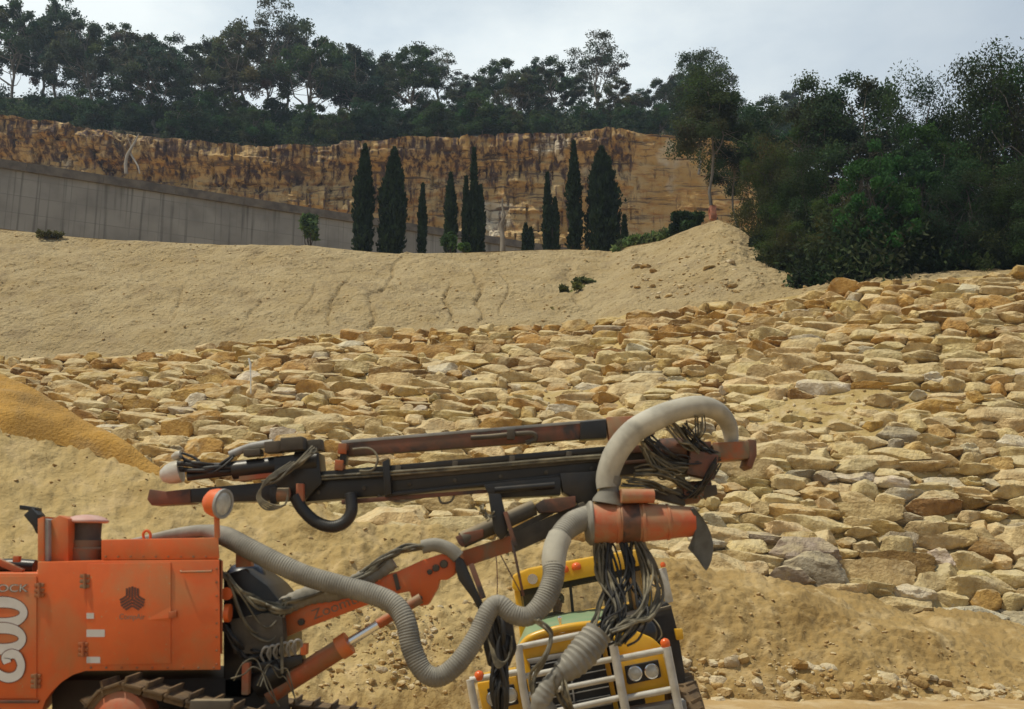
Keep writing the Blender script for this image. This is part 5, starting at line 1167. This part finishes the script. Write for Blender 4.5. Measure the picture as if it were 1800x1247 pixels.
# dark vertical hose curtain left of the truck
wires('hose_curtain', (872, 1070), (880, 1290), 24, .017, 0, M['rubber'], 8.4, 8.45, 15, 43, mid=[(872, 1110, 8.4), (876, 1160, 8.4), (878, 1210, 8.4)])
MB().prism([(846, 1104), (884, 1086), (902, 1098), (908, 1140), (896, 1172), (886, 1176), (858, 1172), (850, 1140)], 8.5, .15, .02).lathe(P(886, 1137, 8.42), (.2, -1, 0), [(-.05, .10), (.03, .10), (.05, .06)], 20).out('valve_cluster', M['black'], rig)
g = MB()
for k in range(5): g.tube(pp3([(858, 1096 + k * 5, 8.4), (872, 1156 + k * 4, 8.3), (892, 1160, 8.32), (900, 1118 + k * 5, 8.38)]), .008, 7)
g.out('cable_loops', M['line'], rig)
# bolts along the panel edges, vents on the tower side, grab rail
for x, y, dy in [(x, 979, .018) for x in range(186, 384, 22)] + [(381, y, -.001) for y in range(1000, 1170, 24)] + [(x, 1174, -.001) for x in range(160, 380, 27)]:
    MB().lathe(P(x, y, YC + dy), (0, -1, 0), [(0, .009), (.006, .009), (.008, .005)], 8).out('bolt', M['orange_worn'], cab)
MB().tube(pp3([(318, 1004, YC - .01), (318, 1006, YC - .06), (372, 1005, YC - .06), (372, 1003, YC - .01)]), .009, 8, smooth=False).out('grab_rail', M['orange_worn'], rig)
for x, y, r_2 in ((560, 866, .02), (640, 858, .02), (720, 851, .02), (800, 845, .02), (880, 838, .02), (960, 831, .02), (1040, 824, .02)): MB().lathe(P(x, y, MY - .001), (0, -1, 0), [(0, r_2), (.012, r_2), (.018, r_2 * .6)], 10).out('bolt', M['dustysteel'], mast)
for x, y in ((700, 826), (800, 818), (900, 809), (1000, 801)): MB().box(P(x, y + 2, MY - .045), (.05, .05, .09), (0, .06, 0)).out('hose_clip', M['dustysteel'], mast)
MB().tube(pp3([(560, 838, MY - .06), (700, 829, MY - .07), (850, 818, MY - .07), (1000, 805, MY - .07), (1072, 800, MY - .06)]), .012, 8).tube(pp3([(560, 843, MY - .06), (700, 834, MY - .07), (850, 822, MY - .07), (1000, 809, MY - .07), (1072, 804, MY - .06)]), .010, 8).out('mast_hoses', M['line'], rig)
# ---------------------------------------------------------------- yellow truck climbing behind the rig, rolled on uneven ground
TY = 11.8
tk = empty('truck', (P(1030, 1400, TY + 2).x, TY + 2.0, -1.1), 'yellow bonneted truck with green bonnet and white tube bull bar, tilted behind the drill rig', 'truck')
tx = (P(1180, 1100, TY) - P(900, 1140, TY)).normalized(); tz = tx.cross(Vector((0, 1, 0))).normalized()     # truck's right and up
tz = tz if tz.z > 0 else -tz
def TP(l, d=0): return [P(p[0], p[1], TY + (p[2] if len(p) > 2 else d)) for p in l]
fr = MB().prism([(916, 1139), (928, 1128), (962, 1116), (1002, 1108), (1046, 1103), (1060, 1106), (1088, 1247), (1096, 1300), (950, 1320), (935, 1247)], TY + .22, .10, .02).out('bonnet_front', M['yellow'], tk)
# bonnet shell: from the front edge back to the windscreen, crowned
bm = bmesh.new(); rows_ = []
F0 = [(912, 1142, .24), (928, 1126, .22), (962, 1113.5, .21), (1002, 1105, .20), (1046, 1100, .20), (1068, 1108, .22), (1076, 1140, .24)]
F1 = [(914, 1136, .5), (930, 1116, .5), (962, 1104, .5), (1002, 1095, .5), (1046, 1091, .5), (1072, 1098, .5), (1082, 1130, .5)]
F2 = [(908, 1138, 1.5), (926, 1096, 1.5), (962, 1084, 1.5), (1002, 1076, 1.5), (1050, 1070, 1.5), (1086, 1074, 1.5), (1096, 1110, 1.5)]
for Fx in (F0, F1, F2): rows_.append([bm.verts.new(v) for v in TP(Fx)])
low = [bm.verts.new(v) for v in TP([(p[0] , p[1] + 14, p[2] + .02) for p in F0])]
for a_, b_ in ((rows_[0], rows_[1]), (rows_[1], rows_[2])):
    for i in range(6): bm.faces.new((a_[i], a_[i + 1], b_[i + 1], b_[i]))
bmesh.ops.subdivide_edges(bm, edges=bm.edges, cuts=3, use_grid_fill=True, smooth=.5); bmesh.ops.solidify(bm, geom=bm.faces, thickness=.02); bmesh.ops.delete(bm, geom=[v for v in bm.verts if not v.link_faces], context='VERTS')
attach(bmobj('bonnet', bm, M['green'], sharp=45), tk)
MB().tube(TP([(918, 1136, .20), (932, 1122, .18), (962, 1111, .17), (1002, 1102.5, .16), (1046, 1098, .16), (1062, 1104, .18), (1070, 1130, .2)]), .045, 12).out('bonnet_lip', M['yellow'], tk)
MB().lathe(P(987, 1109, TY + .24), tz, [(-.02, .05), (0, .05), (.02, .02), (.10, .018), (.15, .03), (.17, .005)], 14).out('bonnet_ornament', M['chrome'], tk)
# grille
gr = MB().prism([(931, 1166), (1058, 1141), (1078, 1240), (1090, 1300), (950, 1322)], TY + .17, .06, .01).out('grille', M['dark'], tk)
g = MB()
for k in range(9):
    y = 1172 + k * 15; x0 = 934 + k * 2.1; x1 = 1060 + k * 2.6; g.beam(P(x0, y, TY + .16), P(x1, y - 25, TY + .16), .02, .012, bev=.002)
g.beam(P(1000, 1158, TY + .15), P(1018, 1300, TY + .15), .02, .02, bev=.002); g.out('grille_slats', M['steelgrey'], gr)
MB().prism([(926, 1160), (1062, 1133), (1064, 1142), (932, 1168)], TY + .15, .08, .01).out('grille_surround', M['steelgrey'], gr)
# headlight boxes
def lampbox(pts, inner, lamps, parent, nm='fender'):
    f_ = MB().prism(pts, TY + .12, .9, .03).out(nm, M['yellow'], parent)
    hb_ = MB().prism(inner, TY + .08, .05, .012).out('headlight_bezel', M['dark'], f_)
    for (x, y) in lamps:
        c_ = P(x, y, TY + .07); r_2 = m_(12.6, TY)
        MB().lathe(c_, (0, -1, 0), [(-.02, r_2), (.012, r_2), (.020, r_2 * .86), (.012, r_2 * .84)], 26).out('headlight_ring', M['chrome'], f_)
        MB().lathe(c_, (0, -1, 0), [(.0, r_2 * .86), (.012, r_2 * .82), (.028, r_2 * .5), (.034, .003)], 26).out('headlight', M['glass_lamp'], f_)
lampbox([(1086, 1160), (1164, 1145), (1182, 1212), (1098, 1228)], [(1098, 1172), (1157, 1160), (1163, 1190), (1160, 1192), (1106, 1204), (1103, 1202)], [(1116, 1184), (1145.5, 1180)], tk)
lampbox([(838, 1201), (908, 1188), (922, 1256), (852, 1270)], [(856, 1212), (903, 1203), (912, 1238), (864, 1248)], [(868, 1228), (897, 1222)], tk)
MB().prism([(1080, 1122), (1108, 1106), (1150, 1124), (1166, 1140), (1164, 1150), (1090, 1164)], TY + .2, .8, .03).out('fender_top', M['yellow'], tk)
# bull bar
def bar(nm, pts, r_2=7.0, mt='bar', d=0.0): return MB().tube([P(x, y, TY + d) for x, y in pts], m_(r_2, TY), 14, smooth=False).out(nm, M[mt], tk)
bar('bull_bar_post', [(911, 1134), (918, 1200), (936, 1300)], 7.0); bar('bull_bar_post', [(1077, 1128), (1092, 1210), (1112, 1310)], 7.6, d=-.01)
bar('bull_bar_post', [(1172, 1138), (1184, 1200), (1204, 1300)], 7.2); bar('bull_bar_post', [(826, 1195), (836, 1250), (846, 1310)], 6.6)
bar('bull_bar_tube', [(911, 1138), (1076, 1104)], 5.2, d=.03); bar('bull_bar_tube', [(1080, 1160), (1172, 1142)], 5.6, d=.03); bar('bull_bar_tube', [(826, 1196), (915, 1181)], 5.6, d=.03)
bar('bull_bar_tube', [(920, 1190), (1086, 1157)], 5.2, d=.03); bar('bull_bar_tube', [(930, 1222), (1090, 1190)], 5.2, d=.03); bar('bull_bar_tube', [(944, 1258), (1100, 1224)], 5.4, d=.03)
bar('bull_bar_tube', [(1098, 1228), (1186, 1211)], 5.6, d=.03); bar('bull_bar_tube', [(846, 1272), (930, 1256)], 5.6, d=.03)
for x, y in ((1170, 1128), (843, 1185)): MB().lathe(P(x, y + 8, TY + .03), tz, [(-.02, .04), (.0, .054), (.05, .055), (.075, .04), (.088, .01)], 18).out('marker_lamp', M['lens_o'], tk)
MB().prism([(846, 1290), (1206, 1232), (1214, 1290), (860, 1345)], TY + .06, .25, .02).out('bumper', M['steelgrey'], tk)
# cab
CD = 1.45
MB().prism([(902, 1012), (930, 1000), (1060, 976), (1126, 966), (1134, 974), (1136, 992), (1060, 1010), (906, 1040), (900, 1034)], TY + CD - .15, .5, .04).out('sun_visor', M['yellow'], tk)
MB().prism([(908, 1010), (1126, 968), (1132, 984), (912, 1026)], TY + CD + .2, 1.5, .05).out('roof', M['yellow'], tk)
MB().prism([(904, 1036), (913, 1034), (928, 1130), (918, 1134)], TY + CD + .02, .1, .01).out('windscreen_pillar', M['yellow'], tk)
MB().prism([(1132, 994), (1140, 992), (1152, 1085), (1142, 1088)], TY + CD + .02, .1, .01).out('windscreen_pillar', M['yellow'], tk)
MB().prism([(912, 1034), (1134, 991), (1135, 1001), (913, 1049)], TY + CD + .03, .05, .005).prism([(999, 1016), (1003.5, 1015), (1011, 1090), (1006, 1092)], TY + CD + .02, .05, .004).out('windscreen_frame', M['dark'], tk)
gl = bpy.data.materials.new('dusty_glass'); gl.use_nodes = True; N = gl.node_tree.nodes; b_ = N['Principled BSDF']; b_.inputs['Base Color'].default_value = (.30, .26, .17, 1); b_.inputs['Roughness'].default_value = .06
tr_ = N.new('ShaderNodeBsdfTransparent'); mx_ = N.new('ShaderNodeMixShader'); mx_.inputs[0].default_value = .16; gl.node_tree.links.new(tr_.outputs[0], mx_.inputs[1]); gl.node_tree.links.new(b_.outputs[0], mx_.inputs[2]); gl.node_tree.links.new(mx_.outputs[0], N['Material Output'].inputs[0])
MB().prism([(913, 1038), (1134, 996), (1142, 1082), (926, 1126)], TY + CD + .06, .012, 0).out('windscreen', gl, tk)
MB().prism([(904, 1040), (918, 1036), (932, 1160), (922, 1180)], TY + CD + .1, 1.5, .02).prism([(1122, 1000), (1136, 996), (1154, 1120), (1146, 1140)], TY + CD + .1, 1.5, .02).out('cab_side', M['yellow'], tk)
MB().prism([(918, 1118), (1148, 1074), (1160, 1140), (1166, 1200), (930, 1250)], TY + CD + .1, .3, .02).out('dashboard', M['dark'], tk)
MB().prism([(912, 1040), (948, 1033), (962, 1112), (926, 1120)], TY + 2.9, .05, .01).prism([(1098, 1004), (1132, 996), (1144, 1080), (1110, 1086)], TY + 2.9, .05, .01).prism([(912, 1034), (1132, 990), (1134, 1006), (914, 1050)], TY + 2.9, .05, .01).prism([(926, 1096), (1140, 1056), (1156, 1170), (940, 1210)], TY + 2.9, .05, .01).out('cab_rear', M['dark'], tk)
for x, y in ((992, 1004), (1014, 999)): MB().lathe(P(x, y + 3, TY + CD - .17), tz, [(0, .05), (.02, .062), (.06, .06), (.085, .04), (.095, .005)], 18).out('roof_lamp', M['lens_o'], tk)
MB().lathe(P(936, 1018, TY + CD - .14), (0, -1, 0), [(0, .05), (.03, .07), (.05, .065), (.05, .02)], 16).lathe(P(1060, 993, TY + CD - .14), (0, -1, 0), [(0, .05), (.03, .07), (.05, .065), (.05, .02)], 16).out('roof_spotlight', M['chrome'], tk)
# wheel, guards, air cleaner, mirror
MB().prism([(1060, 1092), (1150, 1070), (1172, 1058), (1180, 1066), (1192, 1112), (1204, 1182), (1206, 1240), (1190, 1240), (1180, 1150), (1150, 1126), (1090, 1110)], TY + .95, .5, .02).out('engine_side', M['dark'], tk)
MB().prism([(1075, 1090), (1150, 1072), (1180, 1064), (1181, 1070), (1150, 1078), (1076, 1096)], TY + .88, .06, .005).out('side_rail', M['dustysteel'], tk)
MB().lathe(P(1130, 1112, TY + .6), (0, -1, .1), [(-.25, .14), (-.22, .17), (.0, .175), (.06, .165), (.12, .12), (.15, .04), (.152, .002)], 30).out('air_cleaner', M['black'], tk)
MB().tube(TP([(1146, 1086, .55), (1158, 1100, .5), (1163, 1118, .5), (1150, 1132, .52)]), .010, 7).out('air_hose', M['line'], tk)
mr_ = MB().prism([(1158, 1001), (1171, 998), (1184, 1058), (1171, 1061)], TY + 1.0, .06, .008).out('mirror', M['bar'], tk)
MB().lathe(P(1166, 997, TY + 1.0), tz, [(0, .03), (.03, .036), (.06, .02)], 12).out('mirror_lamp', M['lens_o'], mr_); MB().tube(TP([(1136, 1020, 1.3), (1150, 1030, 1.1), (1162, 1034, 1.05)]), .012, 8).out('mirror_arm', M['dark'], mr_)
MB().prism([(1186, 1106), (1200, 1106), (1202, 1124), (1190, 1126)], TY + .8, .08, .01).out('indicator', M['yellow'], tk)
MB().cyl(P(1122, 1062, TY + 1.2), P(1138, 1059, TY + 1.2), .05, 14).out('side_lamp', M['blue'], tk)
def wheel(px, py, d, nm='wheel'):
    c_ = P(px, py, TY + d); R_ = .62
    t_ = MB().lathe(c_, tx, [(-.17, .34), (-.18, .50), (-.15, .59), (-.12, .61), (.12, .61), (.15, .59), (.18, .50), (.17, .34)], 48)
    for k in range(30):
        a_ = 2 * math.pi * k / 30; rad = (Vector((0, 1, 0)) * math.cos(a_) + tz * math.sin(a_)); q = c_ + rad * .61
        for s_ in (-1, 1): t_.beam(q + tx * s_ * .02 , q + tx * s_ * .15 + rad.cross(tx) * .05, .03, .035, bev=0)
    w_ = t_.out('wheel', M['mud'], tk); MB().lathe(c_, tx, [(-.10, .05), (-.10, .33), (.10, .33), (.10, .05)], 24).out('rim', M['steelgrey'], w_)
wheel(1209, 1278, 1.2); wheel(850, 1345, 1.2); wheel(1188, 1265, 4.6); wheel(890, 1320, 4.6)
MB().prism([(930, 1120), (1150, 1078), (1180, 1230), (960, 1280)], TY + 3.2, 3.2, .03).out('tray', M['yellow'], tk)
MB().prism([(960, 1240), (1130, 1206), (1140, 1262), (970, 1296)], TY + .6, 5.2, .03).out('truck_frame', M['dark'], tk)
MB().lathe(P(979, 1100, TY + 1.72), Vector((0, .7, .5)), [(-.01, .20), (.0, .22), (.02, .22), (.03, .20)], 24).out('steering_wheel', M['black'], tk)

# driver: one skinned body, seated behind the wheel
skin_m = mat('skin', (.42, .24, .16), (.36, .19, .12), 8, .6); shirt = mat('dark_work_shirt', (.035, .04, .055), (.025, .028, .04), 10, .9); hair = mat('dark_hair', (.02, .014, .01), rough=.8)
H0 = P(979, 1056, TY + 2.15)                        # head centre
drv = empty('person', H0 - Vector((0, 0, .78)), 'driver in dark clothes seated behind the windscreen of the yellow truck', 'person')
def skinned(nm, pts, edges, mt, parent, root=0, sub=2):
    me = bpy.data.meshes.new(nm); me.from_pydata([p[:3] for p in pts], edges, []); me.materials.append(mt); o = bpy.data.objects.new(nm, me); COL.objects.link(o); o.parent = parent
    sk = o.modifiers.new('skin', 'SKIN'); sk.use_smooth_shade = True
    for i, p in enumerate(pts): me.skin_vertices[0].data[i].radius = (p[3], p[4] if len(p) > 4 else p[3]); me.skin_vertices[0].data[i].use_root = (i == root)
    ss = o.modifiers.new('sub', 'SUBSURF'); ss.levels = sub; ss.render_levels = sub; return o
B_ = [(0, 0, 0, .155, .13), (0, 0, .17, .14, .11), (0, -.01, .36, .165, .115), (0, -.01, .50, .12, .09), (0, -.01, .57, .058), (0, -.01, .66, .058), (0, -.025, .72, .078, .088), (0, -.03, .80, .083, .10), (0, -.02, .875, .06, .075),
      (.19, 0, .49, .062), (.24, -.16, .28, .046), (.15, -.36, .30, .034), (.14, -.43, .32, .036, .022), (-.19, 0, .49, .062), (-.24, -.16, .28, .046), (-.15, -.36, .30, .034), (-.14, -.43, .32, .036, .022),
      (.10, -.10, -.02, .09), (.11, -.46, -.02, .07), (.11, -.50, -.40, .05), (.11, -.64, -.44, .04), (-.10, -.10, -.02, .09), (-.11, -.46, -.02, .07), (-.11, -.50, -.40, .05), (-.11, -.64, -.44, .04)]
E_ = [(0, 1), (1, 2), (2, 3), (3, 4), (4, 5), (5, 6), (6, 7), (7, 8), (3, 9), (9, 10), (10, 11), (11, 12), (3, 13), (13, 14), (14, 15), (15, 16), (0, 17), (17, 18), (18, 19), (19, 20), (0, 21), (21, 22), (22, 23), (23, 24)]
for s_ in (-1, 1):        # five fingers closed on the wheel rim, on each hand
    wv = 12 if s_ > 0 else 16
    for k in range(4):
        n0 = len(B_); x = s_ * (.165 - k * .020); ln = (.030, .036, .034, .026)[k]
        B_ += [(x, -.462, .330, .0095), (x, -.470 - ln * .6, .322, .009), (x, -.468 - ln * .5, .300 - ln * .3, .008)]; E_ += [(wv, n0), (n0, n0 + 1), (n0 + 1, n0 + 2)]
    n0 = len(B_); B_ += [(s_ * .105, -.432, .326, .011), (s_ * .09, -.458, .312, .0095)]; E_ += [(wv, n0), (n0, n0 + 1)]
skinned('body', B_, E_, skin_m, drv)
skinned('clothing', [(0, 0, -.01, .17, .145), (0, 0, .17, .155, .125), (0, -.01, .36, .18, .13), (0, -.01, .50, .135, .105), (0, -.01, .545, .075), (.19, 0, .49, .078), (.24, -.16, .28, .062), (.19, -.27, .29, .05), (-.19, 0, .49, .078), (-.24, -.16, .28, .062), (-.19, -.27, .29, .05), (.10, -.10, -.02, .105), (.11, -.46, -.02, .085), (.11, -.50, -.36, .066), (-.10, -.10, -.02, .105), (-.11, -.46, -.02, .085), (-.11, -.50, -.36, .066)],
        [(0, 1), (1, 2), (2, 3), (3, 4), (3, 5), (5, 6), (6, 7), (3, 8), (8, 9), (9, 10), (0, 11), (11, 12), (12, 13), (0, 14), (14, 15), (15, 16)], shirt, drv)
Hc = Vector((0, -.03, .79))
def loc_mesh(mb, nm, mt):
    o = bmobj(nm, mb.bm, mt, drv, 50); return o
g = MB(); g.lathe(Hc + Vector((0, .015, -.01)), (0, .12, 1), [(-.03, .088), (.02, .103), (.06, .098), (.095, .07), (.112, .03), (.116, .002)], 24); loc_mesh(g, 'hair', hair)
g = MB(); g.tube([Hc + Vector((0, -.10, .015)), Hc + Vector((0, -.118, -.015)), Hc + Vector((0, -.128, -.035)), Hc + Vector((0, -.10, -.045))], [.010, .012, .018, .012], 10)
for s_ in (-1, 1): g.lathe(Hc + Vector((s_ * .082, .005, -.01)), (s_, 0, 0), [(-.01, .02), (.008, .032), (.014, .026), (.012, .012)], 14)
g.tube([Hc + Vector((-.026, -.094, -.072)), Hc + Vector((0, -.103, -.070)), Hc + Vector((.026, -.094, -.072))], .008, 8); loc_mesh(g, 'face', skin_m)
eye = mat('eye_white', (.6, .58, .55), rough=.3); 
for s_ in (-1, 1):
    g = MB(); g.lathe(Hc + Vector((s_ * .033, -.083, .012)), (0, -1, 0), [(-.01, .008), (.0, .014), (.008, .012), (.013, .003)], 12); loc_mesh(g, 'eye', eye)
MB().box(drv.location + Vector((0, .16, .10)), (.5, .12, .85), (-.12, 0, 0), .04).box(drv.location + Vector((0, -.10, -.20)), (.5, .55, .12), (0, 0, 0), .04).out('driver_seat', M['dark'], tk)
# ---------------------------------------------------------------- thin air haze round the camera and the place
hm = bpy.data.materials.new('haze'); hm.use_nodes = True; N = hm.node_tree.nodes; N.clear(); o_ = N.new('ShaderNodeOutputMaterial'); v_ = N.new('ShaderNodeVolumePrincipled')
v_.inputs['Color'].default_value = (.62, .78, 1.0, 1); v_.inputs['Density'].default_value = 0.00042; v_.inputs['Anisotropy'].default_value = .3
hm.node_tree.links.new(v_.outputs[0], o_.inputs['Volume'])
bm = bmesh.new(); bxm(bm, -4600, 4600, -4600, 4600, -3, 75); hz_ = bmobj('haze', bm, hm); tag(hz_, kind='stuff')
